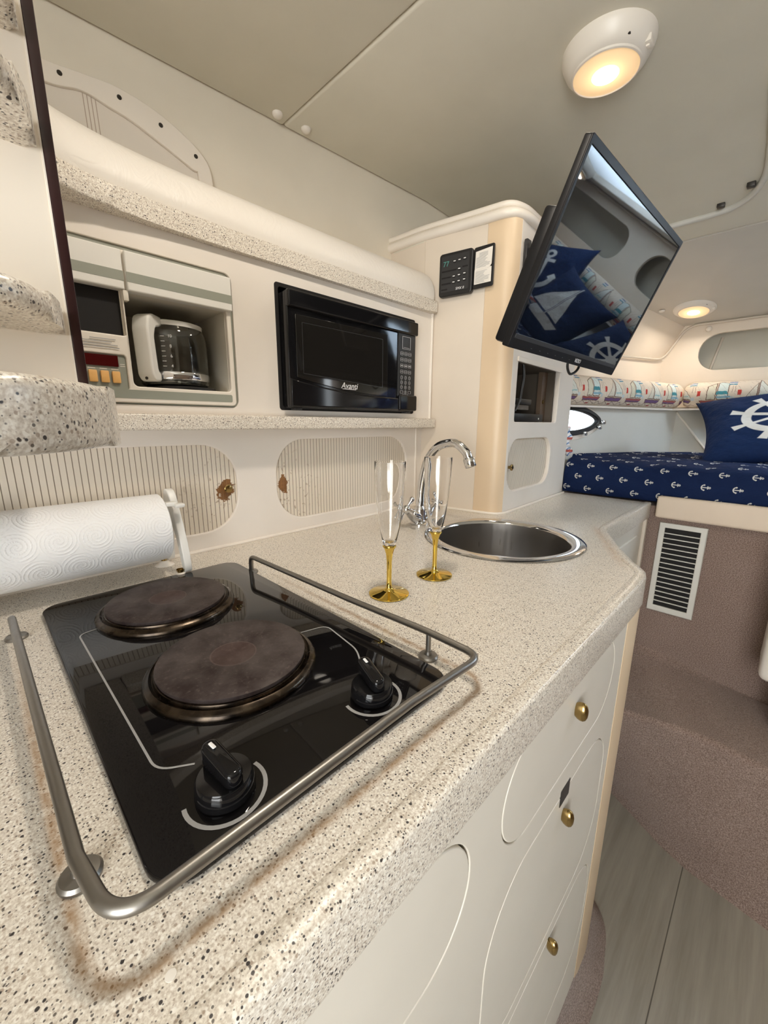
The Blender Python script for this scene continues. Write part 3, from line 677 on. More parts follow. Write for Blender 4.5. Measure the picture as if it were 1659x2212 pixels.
# bolster on the upper shelf
def ff(x):
    for (a, b), (c, d) in zip(uf, uf[1:]):
        if a <= x <= c: return b+(d-b)*(x-a)/(c-a)
    return uf[-1][1]
pr_ = [(.004, .6315), (.001, .640), (.001, .655), (.006, .675), (.018, .695), (.034, .709), (.055, .719), (.085, .724), (.14, .726), (.21, .720), (.213, .632)]
bm = B(); g = []; xs = [-.30+(1.046+.30)*k/110 for k in range(111)]; xs = xs[:-1]+[1.036, 1.042, 1.044]; uvl = bm.loops.layers.uv.new('UVMap')
for i, x in enumerate(xs):
    fs = sum(ff(max(-.30, min(1.046, x+d))) for d in (-.03, -.015, 0, .015, .03))/5; s = 1 if x < 1.03 else (.985 if x < 1.04 else .96 if x < 1.043 else .93)
    g.append([bm.verts.new((x, fs+.003+(d-.1)*s+.1, .6315+(z-.6315)*s)) for d, z in pr_])
for a, b in zip(g, g[1:]):
    for j in range(len(pr_)-1): bm.faces.new((a[j], b[j], b[j+1], a[j+1]))
bm.faces.new(g[-1]); bm.faces.new(g[0][::-1])
wr = Mat('creased_cream_vinyl', (.80, .755, .69), .42); wr.coord(); wr.bump(cl(X._op('ABSOLUTE', wr.noise(22, 3, .6, stretch=(1, 1, .6), dist=1.2)-.5)*6), .13, .003); M['bolster'] = wr.m
tag(obj('padded_bolster', bm, 'bolster', smooth=50), 'long cream padded vinyl bolster lying on the upper shelf', 'bolster')

# coffee maker
cm = thing('coffee_maker', 'white built-in coffee maker with orange buttons and a red display', 'coffee maker', (.23, .83, .305))
Y0 = .818
plate('face_frame', [rrect(.072, .3065, .4005, .548, .009), rrect(.216, .334, .3915, .489, .008), rrect(.079, .415, .2135, .489, .004), rrect(.079, .3275, .2085, .3835, .004)], .016, .002, FY(Y0+.002), 'warm_white', cm)
plate('rim', [rrect(.0662, .3037, .4076, .5560, .014), rrect(.0722, .3067, .4012, .5478, .009)], .010, .001, FY(PY+.004), 'maker_grey', cm)
d1 = plate('water_drawer', [rrect(.075, .486, .2175, .5455, .002)], .02, .002, FY(Y0-.006), 'white_plastic', cm); plate('stripe', [rrect(.075, .4985, .2178, .5135, .001)], .001, 0, FY(Y0-.0064), 'maker_grey', d1)
d2 = plate('filter_drawer', [rrect(.2215, .4855, .4005, .5455, .002)], .02, .002, FY(Y0-.007), 'white_plastic', cm); plate('stripe', [rrect(.2215, .4985, .4008, .5135, .001)], .001, 0, FY(Y0-.0074), 'maker_grey', d2)
bm = B()
for lo, hi in (((.216, 1.015, .33), (.392, 1.02, .49)), ((.212, .83, .33), (.217, 1.02, .49)), ((.391, .83, .33), (.396, 1.02, .49)), ((.212, .83, .486), (.396, 1.02, .491)), ((.212, .83, .330), (.396, 1.02, .334))): add_box(bm, lo, hi)
obj('brew_bay', bm, 'maker_inside', cm)
obj('warming_plate', lathe([(0, .340), (.062, .340), (.064, .338), (.064, .334)], (.318, .885, 0)), 'black_satin', cm)
obj('tank', box((.073, .832, .41), (.216, .99, .492)), 'black_matt', cm)
obj('hinge', box((.2145, Y0-.003, .470), (.2225, Y0+.01, .486), .001), 'maker_inside', cm)
for k, (x0, x1, z) in enumerate(((.092, .150, .4075), (.160, .196, .4055), (.092, .190, .4010), (.092, .198, .3965), (.130, .200, .3925))):
    plate('label_line', [rrect(x0, z, x1, z+.0011, .0004)], .0004, 0, FY(Y0-.0003), 'grey_ink', cm)
cp = plate('control_panel', [rrect(.074, .3275, .2085, .3835, .004)], .006, 0, FY(Y0+.006), 'maker_grey', cm)
plate('display', [rrect(.08, .3640, .1965, .3815, .001)], .003, 0, FY(Y0+.0035), 'red_display', cp)
for k, x in enumerate((.1525, .1690, .1853)):
    bm = box((x, Y0+.001, .3375), (x+.0118, Y0+.006, .3565), .0015, 2); obj('button', bm, 'orange', cp)
    plate('legend', [rrect(x, .3590, x+.0105, .3602, .0003)], .0003, 0, FY(Y0+.0055), 'paper', cp)
plate('base_stripe', [rrect(.08, .3135, .3915, .3280, .003)], .001, 0, FY(Y0+.0015), 'maker_grey', cm)
plate('legend', [rrect(.199, .3650, .2065, .3662, .0003), rrect(.199, .3680, .2060, .3690, .0003)], .0003, 0, FY(Y0+.0055), 'paper', cp)
# carafe in the bay
CX, CYY, CZ = .313, .898, .3405
cf = thing('coffee_carafe', 'glass coffee carafe with a white handle standing inside the coffee maker', 'carafe', (CX, CYY, CZ))
R = .062
obj('glass_body', lathe([(0, .001), (R-.006, .001), (R-.001, .006), (R, .014), (R, .088), (R-.003, .103), (R-.009, .112), (R-.009, .115), (R-.0105, .115), (R-.0105, .112), (R-.0045, .102), (R-.0015, .088), (R-.0015, .014), (R-.006, .004), (0, .003)], (CX, CYY, CZ), seg=56), 'carafe_glass', cf, smooth=60)
obj('base_band', lathe([(R+.0003, .012), (R+.0009, .013), (R+.0009, .025), (R+.0003, .026)], (CX, CYY, CZ)), 'chrome', cf)
obj('collar', lathe([(R-.007, .109), (R-.006, .117), (R-.012, .119), (R-.012, .109)], (CX, CYY, CZ)), 'white_plastic', cf)
hdv = Vector((-.80, -.60, 0)).normalized(); fr_ = frame((CX, CYY, CZ), hdv, (0, 0, 1)) @ Matrix.Translation((0, 0, .016))
hout = [(R-.012, .121), (R+.012, .123), (R+.024, .116), (R+.029, .096), (R+.026, .016), (R+.018, .006), (R+.002, .006), (R+.0015, .020), (R+.008, .026), (R+.011, .084), (R+.005, .101), (R-.012, .104)]
plate('handle', [[(p.x, p.y) for p in rounded([(*q, 0) for q in hout], .005, 4)]], .032, .004, fr_, 'white_plastic', cf)
tc = (Vector((0, 0, 0))-Vector((CX, CYY, 0))); tc.z = 0; tc.normalize()
def on_carafe(s, size, ang, h, m='white_ink'):
    dd = Matrix.Rotation(ang, 3, 'Z') @ tc; o = Vector((CX, CYY, CZ+h))+dd*(R+.0006)
    text('volume_mark', s, size, frame(o, Vector((0, 0, 1)).cross(dd), (0, 0, 1)), m, cf)
for i, s in enumerate(('10', '8', '6', '4')): on_carafe(s, .0075, -.06, .088-.0175*i)
for i in range(7): on_carafe('–', .013, -.26, .0882-.00875*i)

obj('handle_screw', lathe([(.0028, .0), (.0028, .0008), (0, .0004)], Vector((CX, CYY, CZ+.011))+hdv*(R+.0235), hdv, 14), 'screw', cf)
# microwave
MX0, MX1, MZ0, MZ1, MY = .513, .935, .3085, .5475, .792
mw = thing('microwave', 'black microwave oven with keypad built into the galley wall', 'microwave', (.72, .9, .305))
bm = B()
for lo, hi in (((.498, .84, .296), (.972, 1.02, .302)), ((.498, .84, .566), (.972, 1.02, .572)), ((.496, .84, .296), (.504, 1.02, .572)), ((.966, .84, .296), (.974, 1.02, .572)), ((.496, 1.012, .296), (.974, 1.02, .572))): add_box(bm, lo, hi)
obj('recess_lining', bm, 'black_matt', mw)
plate('recess_edge', [rrect(.5035, .3015, .9665, .5665, .007), rrect(.512, .3085, .958, .558, .006)], .004, .001, FY(PY-.0015), 'black_matt', mw)
obj('case', box((.517, MY+.012, .3065), (.930, 1.0, .548), .003), 'black_satin', mw)
dpl = plate('door', [rrect(MX0, MZ0, .8615, MZ1, .004)], .022, .003, FY(MY+.003), 'black_gloss', mw)
wpts = [(.532, .502), (.818, .502), (.818, .346)]+[(.818-(.818-.532)*k/14, .346+.026*(k/14)**2) for k in range(1, 15)]
plate('window', [wpts], .003, .0006, FY(MY-.0002), 'mw_glass', dpl)
plate('window_border', [[(.548, .488), (.800, .488), (.800, .366), (.548, .381)], [(.5492, .4868), (.7988, .4868), (.7988, .3674), (.5492, .3822)]], .001, 0, FY(MY-.0006), 'dark_grey', dpl)
plate('top_bar', [rrect(MX0, .514, MX1+.003, MZ1+.001, .004)], .016, .004, FY(MY-.006), 'black_gloss', mw)
cpts = [(MX0, MZ0), (.861, MZ0), (.861, .343), (.80, .343)]+[(.80-(.80-MX0)*k/12, .343+.026*(k/12)**2) for k in range(1, 13)]
plate('lower_bar', [cpts], .016, .004, FY(MY-.005), 'black_gloss', mw)
plate('lower_corner', [rrect(.8635, MZ0, MX1+.003, .352, .005)], .016, .004, FY(MY-.006), 'black_gloss', mw)
kp = plate('keypad_panel', [rrect(.8635, .3085, MX1, .5475, .002)], .02, .002, FY(MY+.002), 'black_satin', mw)
plate('display', [rrect(.8765, .474, .911, .507, .001), rrect(.8778, .4753, .9097, .5057, .001)], .0006, 0, FY(MY-.0003), 'grey_ink', kp)
for k in range(1): plate('display_legend', [rrect(.881, .4775, .906, .4787, .0003)], .0005, 0, FY(MY-.0004), 'grey_ink', kp)
digits = iter('123456789')
for r in range(8):
    for c in range(3):
        x = .8755+c*.0165; z = (.462, .446, .430, .414, .3985, .3855, .3725, .3595)[r]
        if r == 7 and c != 1: out = rrect(x-.0055, z-.004, x+.0065, z+.004, .002, 4)
        elif r < 4: out = rrect(x-.006, z-.0045, x+.006, z+.0045, .002, 4)
        else: out = [(x+.0044*math.cos(a*PI/9), z+.0052*math.sin(a*PI/9)) for a in range(18)]
        cx_ = sum(p[0] for p in out)/len(out); cz_ = sum(p[1] for p in out)/len(out)
        b_ = plate('button', [out, [(cx_+(p[0]-cx_)*.84, cz_+(p[1]-cz_)*.80) for p in out]], .0006, 0, FY(MY-.0004), 'grey_ink', kp)
        if r >= 4 and not (r == 7 and c != 1): text('digit', next(digits, '0'), .0062, FY(MY-.0005) @ Matrix.Translation((x, z, 0)), 'grey_ink', b_)
        elif r < 4: plate('legend', [rrect(x-.004, z-.0008, x+.004, z+.0008, .0003)], .0004, 0, FY(MY-.0004), 'grey_ink' if r != 2 else 'white_ink', b_)
plate('button', [rrect(.880, .3475, .904, .3545, .003, 4), rrect(.8808, .3483, .9032, .3537, .0025, 4)], .0006, 0, FY(MY-.0004), 'grey_ink', kp)
text('logo', 'Avanti', .0205, FY(MY-.0012) @ Matrix.Translation((.682, .3625, 0)), 'white_ink', dpl, shear=.28)
plate('logo_underline', [rrect(.660, .3545, .704, .3556, .0003)], .0004, 0, FY(MY-.0010), 'white_ink', dpl)
for x in (.53, .91): obj('foot', box((x, MY+.012, .3022), (x+.02, MY+.03, .307), .001), 'dark_grey', mw)

# paper towel
RX0, RX1, RY, RZc, RR = -.06, .2255, .790, .0865, .0600
bm = B(); uv = bm.loops.layers.uv.new('UVMap'); segs = 64; ring = []
pp = [(RX0, .02), (RX0, RR-.003), (RX0+.002, RR)]+[(RX0+.002+(RX1-RX0-.004)*k/12, RR) for k in range(1, 13)]+[(RX1, RR-.003), (RX1, .02)]
for x, r in pp: ring.append([bm.verts.new((x, RY+r*math.sin(2*PI*k/segs), RZc+r*math.cos(2*PI*k/segs))) for k in range(segs)])
for i in range(len(pp)-1):
    for k in range(segs):
        f = bm.faces.new((ring[i][k], ring[i][(k+1) % segs], ring[i+1][(k+1) % segs], ring[i+1][k]))
        for l, (x, kk) in zip(f.loops, ((pp[i][0], k), (pp[i][0], k+1), (pp[i+1][0], k+1), (pp[i+1][0], k))): l[uv].uv = (x, kk/segs*2*PI*RR)
tag(obj('paper_towel_roll', bm, 'kitchen_paper', smooth=50), 'white embossed paper towel roll lying on its holder by the backsplash', 'paper towel')
ph = thing('towel_holder', 'white plastic A-frame holder carrying the paper towel roll', 'holder', (.24, .81, 0))
obj('spindle', tube([(RX0-.03, RY, RZc), (.243, RY, RZc)], .012, 16), 'warm_white', ph)
EX = .2385
side = frame((EX, 0, 0), (0, -1, 0), (0, 0, 1))
def limb(pts, w): return [(a, b) for a, b in pts]
outl = [(-.808, .150), (-.792, .153), (-.778, .140), (-.762, .105), (-.744, .060), (-.735, .013), (-.748, .012), (-.760, .050), (-.772, .078), (-.783, .088), (-.797, .082), (-.815, .050), (-.822, .014), (-.836, .014), (-.832, .055), (-.822, .095), (-.813, .130)]
plate('end_arm', [[(p.x, p.y) for p in spline([(a, b, 0) for a, b in outl], 3, True)]], .013, .002, side @ Matrix.Translation((0, 0, .0)) @ Matrix.Rotation(0, 4, 'X'), 'white_plastic', ph)
obj('catch', box((EX-.014, .752, .128), (EX+.004, .764, .136), .002), 'white_plastic', ph); obj('catch', box((EX-.002, .742, .126), (EX+.014, .756, .133), .002), 'white_plastic', ph)
plate('end_arm', [[(p.x, p.y) for p in spline([(a, b, 0) for a, b in outl], 3, True)]], .013, .002, frame((RX0-.012, 0, 0), (0, -1, 0), (0, 0, 1)), 'white_plastic', ph)
for x in (EX-.006, RX0-.018):
    for y in (.829, .7415):
        b_ = obj('foot_screw', lathe([(.005, .004), (.005, .012), (.0065, .012), (.0065, .015)], (x, y, 0), seg=16), 'brass', ph)
        obj('suction_cup', lathe([(.0175, 0), (.0165, .0015), (.010, .0045), (.006, .009), (0, .009)], (x, y, 0.0002), seg=28), 'cream_trim', ph)

# open shelf unit at the left edge
su = thing('shelf_unit', 'cream open shelf unit with brown edge and rounded speckled shelves at the left edge', 'shelf unit', (.05, .5, .26))
obj('front_panel', box((-.30, .3555, .295), (.0585, .3605, .585)), 'shelf_panel', su)
obj('edge_strip', box((.0592, .3545, .295), (.0652, .372, .585), .0008), 'dark_brown', su)
obj('edge_band', box((.0582, .3550, .295), (.0591, .372, .585)), 'cream_trim', su)
obj('cabinet_box', box((-.30, .373, .2955), (.0640, .85, .585)), 'white_panel', su)
ep = [(-.30, .205), (-.05, .205), (.005, .212), (.030, .228), (.050, .256), (.064, .290), (.074, .330), (.084, .40), (.092, .50), (.096, .62), (.098, .80)]
obj('shelf', prism([(p.x, p.y) for p in spline([(*p, 0) for p in ep], 5)]+[(.098, .857), (-.30, .857)], .2615, .2945, .006, 4), 'granite', su, smooth=50)
for zt, zb in ((.347, .331), (.4535, .4365), (.511, .4935)):
    q = spline([(.0555, .352, 0), (.0535, .338, 0), (.046, .314, 0), (.036, .294, 0), (.020, .281, 0), (-.02, .270, 0), (-.30, .265, 0)], 5)
    obj('shelf', prism([(p.x, p.y) for p in q]+[(.0555, .3695), (-.30, .3695)][::-1], zb, zt, .0068, 4), 'granite', su, smooth=60)

# ================================================================== TOWER WITH TV
tw = thing('tower_cabinet', 'tall cream cabinet with tan rounded corner between galley and berth', 'cabinet', (1.35, .8, 0))
fa = frame((1.052, .86, 0), (.035, -.19, 0), (0, 0, 1))
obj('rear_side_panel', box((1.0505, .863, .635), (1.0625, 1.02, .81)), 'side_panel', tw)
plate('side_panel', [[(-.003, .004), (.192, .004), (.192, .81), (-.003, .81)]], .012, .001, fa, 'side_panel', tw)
cpv = [(1.0865, .6705, 0), (1.089, .645, 0), (1.094, .618, 0), (1.106, .600, 0), (1.128, .5915, 0)]
cs = spline(cpv, 6); obj('corner_post', prism([(p.x, p.y) for p in cs]+[(1.135, .61), (1.11, .665)], .004, .815), 'tan_post', tw, smooth=50)
fb = frame((1.128, .5915, 0), (.532, .0235, 0), (0, 0, 1))
NI = rrect(.038, .2795, .392, .456, .010); TB = rrect(.016, .064, .364, .2275, .062)
plate('front_panel', [[(0, .004), (.533, .004), (.533, .81), (0, .81)], NI, TB], .016, .0025, fb, 'white_panel', tw)
plate('niche_trim', [rrect(.030, .4525, .398, .4665, .003)], .004, .001, fb @ Matrix.Translation((0, 0, .004)), 'cream_trim', tw)
obj('end_panel', prism([(1.648, .615), (1.662, .6155), (1.662, .86), (1.648, .86)], .004, .81), 'white_panel', tw, smooth=20)
obj('top_panel', prism([(1.05, .99), (1.05, .87), (1.092, .66), (1.115, .60), (1.66, .618), (1.66, .93)], .805, .815), 'headliner', tw)
nb = B()
for lo, hi in (((.02, .27, -.19), (.41, .28, -.02)), ((.02, .455, -.19), (.41, .465, -.02)), ((.028, .27, -.19), (.038, .465, -.02)), ((.392, .27, -.19), (.402, .465, -.02)), ((.02, .27, -.20), (.41, .465, -.19))): add_box(nb, lo, hi, 0, 2, fb)
obj('niche_lining', nb, 'cupboard_inside', tw)
obj('niche_batten', box((.346, .2805, -.060), (.3915, .4545, -.045), 0, 2, fb), 'batten', tw)
obj('niche_lock', lathe([(.007, 0), (.007, .003), (0, .004)], fb @ Vector((.366, .352, -.045)), fb.to_3x3() @ Vector((0, 0, 1)), 16), 'brass', tw)
tdr = mesh_obj('tambour_door', plate_mesh('tambour_door', [rrect(.008, .056, .372, .236, .066)], .005, 0, fb @ Matrix.Translation((0, 0, -.013))), tambour('fine_reeded_panel', .0090, 0, None, .0008), tw, smooth=35)
obj('knob', lathe([(.005, 0), (.005, .006), (.010, .009), (.010, .012), (.006, .014), (0, .013)], fb @ Vector((.052, .140, -.013)), fb.to_3x3() @ Vector((0, 0, 1)), 20), 'brass', tdr)
# moulded rail round the tower top
mp = [(1.045, 1.03), (1.052, .86), (1.082, .69), (1.094, .606), (1.15, .590), (1.66, .612)]
rp = rounded([(*p, 0) for p in mp], .05, 10)
ml = B()
for zz, rr, off in ((.821, .0130, 0), (.843, .0085, .005)): add_tube(ml, [(p.x, p.y+off, zz) for p in rp], rr, 12)
obj('rail_moulding', ml, 'cream_trim', tw, smooth=60)
obj('rail_groove', tube([(p.x, p.y+.007, .8335) for p in rp], .007, 8), 'piping', tw)
# devices in the niche
dv1 = thing('media_box', 'flat black media box on the niche floor of the tower', 'media box', fb @ Vector((.12, .281, -.08)))
obj('case', box((.050, .2815, -.11), (.300, .306, -.014), .002, 2, fb), 'tv_case', dv1); obj('light', lathe([(.003, 0), (.003, .001), (0, .0012)], fb @ Vector((.26, .291, -.014)), fb.to_3x3() @ Vector((0, 0, 1)), 12), 'white_ink', dv1)
dv2 = thing('receiver_box', 'small black receiver box on the ledge inside the tower niche', 'receiver', fb @ Vector((.09, .33, -.12)))
obj('case', box((.042, .334, -.11), (.205, .352, -.02), .002, 2, fb), 'tv_case', dv2); obj('ledge', box((.039, .318, -.11), (.190, .3335, -.022), .001, 1, fb), 'cupboard_inside', dv2)
tag(obj('power_cable', tube(spline([fb @ Vector(p) for p in ((.105, .453, -.014), (.112, .42, -.013), (.104, .38, -.013), (.096, .345, -.0135), (.062, .312, -.012))], 8), .004, 10), 'black_satin'), 'black cable hanging inside the tower niche', 'cable')
# control panel on the tower side
cpn = frame((1.0506, .86, 0), (.035, -.19, 0), (0, 0, 1)) @ Matrix.Translation((0, 0, .001))
sc_x = lambda Y: (.86-Y)/.9835
ac = thing('climate_controller', 'black air-conditioning control box with flip-open lid on the tower side', 'control panel', cpn @ Vector((.10, .69, 0)))
o1 = [(p.x, p.y) for p in rounded([(*q, 0) for q in ((.065, .75), (.057, .69), (.060, .640), (.11, .635), (.160, .640), (.158, .69), (.158, .750), (.11, .757), (.065, .75), (.061, .72))], .006, 3)]
plate('housing', [rrect(.057, .637, .160, .752, .009, 6)], .016, .003, cpn @ Matrix.Translation((0, 0, .018)), 'black_satin', ac)
face = plate('faceplate', [rrect(.064, .649, .150, .744, .003, 4)], .001, 0, cpn @ Matrix.Translation((0, 0, .0186)), 'dark_grey', ac)
for i, (x, z) in enumerate(((.106, .7265), (.121, .7275), (.137, .7285), (.121, .7045), (.105, .6875), (.121, .6885), (.1375, .690), (.105, .672), (.121, .673), (.1375, .6745))):
    b_ = plate('button', [rrect(x-.0055, z-.0038, x+.0055, z+.0038, .0035, 5)], .002, .0005, cpn @ Matrix.Translation((0, 0, .0205)), 'black_satin', face)
    plate('button_mark', [rrect(x-.0035, z-.0012, x+.0035, z+.0012, .001, 3)], .0004, 0, cpn @ Matrix.Translation((0, 0, .0208)), 'white_ink', b_)
for x0, x1, z in ((.066, .112, .702), (.066, .096, .685), (.066, .096, .669), (.130, .146, .706), (.066, .085, .654)):
    plate('legend', [rrect(x0, z, x1, z+.004, .001, 2)], .0004, 0, cpn @ Matrix.Translation((0, 0, .0189)), 'black_matt', face)
text('display_digits', '77', .019, cpn @ Matrix.Translation((.079, .7225, .0190)), 'seg', face)
text('logo', 'SMX II', .0095, cpn @ Matrix.Translation((.124, .6535, .0190)), 'white_ink', face, shear=.2)
ln = cpn @ Matrix.Translation((.160, 0, .012)) @ Matrix.Rotation(math.radians(-6), 4, 'Y')
lid = plate('lid', [rrect(.001, .645, .062, .7505, .005, 4)], .004, .001, ln, 'black_satin', ac)
plate('instruction_sheet', [rrect(.005, .656, .056, .694, .001, 3)], .0006, 0, ln @ Matrix.Translation((0, 0, .001)), 'paper', lid)
s2 = plate('instruction_sheet', [[(.006, .6905), (.050, .6925), (.0560, .700), (.057, .7425), (.007, .7385)]], .0006, 0, ln @ Matrix.Translation((0, 0, .0016)), 'paper', lid)
for i in range(14):
    z = .7325-.0027*i; w = .044 if i > 3 else .026
    x = .031 if i < 4 else .009
    plate('print_line', [rrect(x-(w/2 if i < 4 else 0), z, x+(w/2 if i < 4 else w*random.uniform(.6, 1)), z+.0009, .0003, 2)], .0003, 0, ln @ Matrix.Translation((0, 0, .0019)), 'grey_ink', s2)
for i in range(11):
    z = .687-.0028*i
    plate('print_line', [rrect(.008, z, .008+.045*random.uniform(.5, 1), z+.0009, .0003, 2)], .0003, 0, ln @ Matrix.Translation((0, 0, .0013)), 'grey_ink', lid)

# television on its arm
TR, TU = Vector((.998, -.066, -.021)).normalized(), Vector((-.006, -.38, .925)).normalized()
tm = frame((1.05, .34, .572), TR, TU)
tv = thing('television', 'black flat television tilted down on a wall arm above the berth end', 'television', mat=tm)
TW, TH = .551, .333
def tplate(name, outs, th, bev, z, m, parent): return mesh_obj(name, plate_mesh(name, outs, th, bev, Matrix.Translation((0, 0, z))), m, parent, local=True, smooth=35)
w2, h2 = TW/2, TH/2
tplate('panel', [rrect(-w2, -h2, w2, h2, .004)], .014, .002, -.001, 'tv_case', tv)
tplate('bezel', [rrect(-w2, -h2, w2, h2, .004), rrect(-w2+.008, -h2+.020, w2-.008, h2-.013, .001)], .004, .001, .001, 'tv_case', tv)
tplate('screen', [rrect(-w2+.008, -h2+.020, w2-.008, h2-.013, .001)], .002, 0, -.0005, 'tv_screen', tv)
tplate('chin_strip', [rrect(-w2+.012, -h2+.019, w2-.012, -h2+.028, .001)], .002, .0005, .0012, 'dark_grey', tv)
bk = B(); add_box(bk, (-w2+.006, -h2+.004, -.042), (w2-.03, h2*.42, -.012), .006, 2); obj('rear_housing', bk, 'tv_case', tv, local=True)
mesh_obj('logo', text_mesh('VIZIO', .0125, Matrix.Translation((.035, -h2+.0105, .0012))), 'white_ink', tv, local=True)
for i in range(7): mesh_obj('indicator', text_mesh('–', .008, Matrix.Translation((-.19+.036*i, -h2+.009, .0012))), 'grey_ink', tv, local=True)
mesh_obj('mount_plate', (lambda b_: (lambda me: (b_.to_mesh(me), b_.free(), me)[2])(bpy.data.meshes.new('mount_plate')))(box((-.06, -.06, -.056), (.06, .06, -.042), .003)), 'dark_grey', tv, local=True)
back = tm @ Vector((0, 0, -.058))
br = thing('tv_wall_arm', 'dark grey folding wall arm carrying the television', 'bracket', (1.16, .585, .72))
obj('wall_plate', box((1.140, .580, .685), (1.166, .590, .765), .003), 'dark_grey', br)
obj('arm', tube(rounded([(1.153, .582, .733), (1.20, .515, .710), (back.x+.01, back.y+.03, back.z+.01), tuple(back)], .02, 5), .0125, 12), 'dark_grey', br, smooth=60)
cb = [(1.10, .42, .415), (1.13, .395, .400), (1.155, .385, .380), (1.175, .378, .372), (1.195, .375, .385), (1.21, .385, .402), (1.20, .41, .43)]
tag(obj('tv_cable', tube(spline([tm @ Vector(p) for p in ((.055, -h2+.03, -.035), (.052, -h2-.004, -.028), (.068, -h2-.022, -.022), (.084, -h2-.022, -.020), (.105, -h2-.008, -.022), (.115, -h2+.02, -.030))], 8), .0032, 10), 'black_satin'), 'short black cable looping below the television', 'cable')

# ================================================================== CEILING FITTINGS
def lamp(name, x, y, R_, label, power, depth=1.0):
    t = math.atan((ceil_z(x-.05)-ceil_z(x+.05))/.1); mt = Matrix.Translation((x, y, ceil_z(x))) @ Matrix.Rotation(t, 4, 'Y') @ Matrix.Rotation(PI, 4, 'X')
    L_ = thing(name, label, 'lamp', mat=mt @ Matrix.Diagonal((1, 1, depth, 1)))
    obj('housing', lathe([(R_, -.002), (R_, .004), (R_*.98, .010), (R_*.88, .026), (R_*.76, .036), (R_*.735, .036), (R_*.72, .030)], seg=64), 'warm_white', L_, local=True, smooth=50)
    obj('lens', lathe([(R_*.725, .030), (R_*.71, .038), (R_*.5, .0415), (0, .043)], seg=56), 'lens', L_, local=True, smooth=60)
    obj('lens_ring', lathe([(R_*.755, .034), (R_*.745, .0395), (R_*.71, .0405), (R_*.70, .037)], seg=56), 'warm_white', L_, local=True)
    b_ = lathe([(R_*.30, .0415), (R_*.28, .0432), (0, .0445)], seg=32); obj('bulb_glow', b_, 'bulb', L_, local=True)
    b_ = B(); add_box(b_, (-R_*.14, R_*.79, .018), (R_*.14, R_*.95, .030), .002, 2); sw = obj('switch', b_, 'warm_white', L_, local=True)
    b_ = B(); add_box(b_, (-R_*.05, R_*.83, .028), (R_*.05, R_*.90, .033), .001, 2); obj('rocker', b_, 'cream_trim', sw, local=True)
    obj('screw', lathe([(.003, .024), (.003, .0285), (0, .029)], (-R_*.57, R_*.62, 0), seg=14), 'screw', L_, local=True)
    l = bpy.data.lights.new(name+'_light', 'AREA'); l.shape = 'DISK'; l.size = R_*1.0; l.energy = power; l.color = (1, .90, .775)
    lo = bpy.data.objects.new(name+'_light', l); col.objects.link(lo); lo.matrix_world = mt @ Matrix.Translation((0, 0, .052)) @ Matrix.Rotation(PI, 4, 'X')
    return L_
lamp('ceiling_lamp', 1.006, .372, .084, 'larger lit round ceiling lamp above the television', .8)
lamp('ceiling_lamp', 2.435, .392, .082, 'small lit ceiling lamp above the berth', 1.0, .42)
lamp('ceiling_lamp', 2.435, -1.10, .082, 'lit ceiling lamp on the far side above the berth, outside the photo', .8)
lamp('ceiling_lamp', .40, .36, .084, 'lit ceiling lamp over the hob, above the top edge of the photo', 3.6)
def stud(p, nrm, label):
    tag(obj('ceiling_stud', lathe([(.0125, 0), (.0125, .003), (.010, .007), (.005, .009), (0, .0095)], p, nrm, 24), 'warm_white', smooth=60), label, 'stud', 'ceiling studs')
stud((.640, .995, 1.0), (0, 0, -1), 'cream ceiling stud left of the panel seam')
stud((.718, .989, 1.0), (0, 0, -1), 'cream ceiling stud right of the panel seam')
stud((1.36, .969, ceil_z(1.36)), (0, 0, -1), 'cream ceiling stud above the tower rail')
stud((2.402, .512, ceil_z(2.402)), (0, 0, -1), 'cream ceiling stud left of the berth lamp')
stud((2.588, .345, .727), (-1, 0, 0), 'cream stud on the bow wall below the headliner piping')
# curtain track
ct = thing('curtain_track', 'curved pale curtain track on the ceiling right of the television', 'track', (1.8, .2, .95))
tp = spline([(1.81, .60, .944), (1.81, .43, .944), (1.81, .283, .944), (1.788, .213, .947), (1.712, .166, .953), (1.60, .145, .962), (1.3, .13, .985)], 8)
obj('rail', tube(tp, .0095, 12), 'alu', ct, smooth=60)
for p in ((1.772, .259, .948), (1.70, .185, .953)): obj('clip', box((p[0]-.010, p[1]-.010, p[2]-.006), (p[0]+.010, p[1]+.010, p[2]+.012), .003), 'screw', ct)

# ================================================================== BERTH
vt = thing('vent_grille', 'pale metal vent grille on the carpeted bulkhead', 'vent', (1.695, .20, -.23))
vf = frame((1.698, 0, 0), (0, -1, 0), (0, 0, 1))
V0, V1, VB, VT = -.272, -.134, -.400, -.066
plate('frame', [rrect(V0, VB, V1, VT, .001, 2), rrect(V0+.018, VB+.022, V1-.018, VT-.018, .001, 2)], .008, .002, vf @ Matrix.Translation((0, 0, .008)), 'alu', vt)
obj('duct', box((V0+.017, VB+.02, -.001), (V1-.017, VT-.017, .001), 0, 2, vf), 'black_matt', vt)
for i in range(15):
    z = VB+.0405+i*.0183; mt = vf @ Matrix.Translation((0, z, .004))
    obj('slat', box((V0+.017, -.0015, -.002), (V1-.017, .0015, .003), 0, 1, mt), 'alu', vt)
bd = tag(obj('berth_board', box((1.668, -1.9, -.048), (1.695, .288, .030), .010, 4), 'board', smooth=60), 'padded beige board along the front of the berth', 'board')
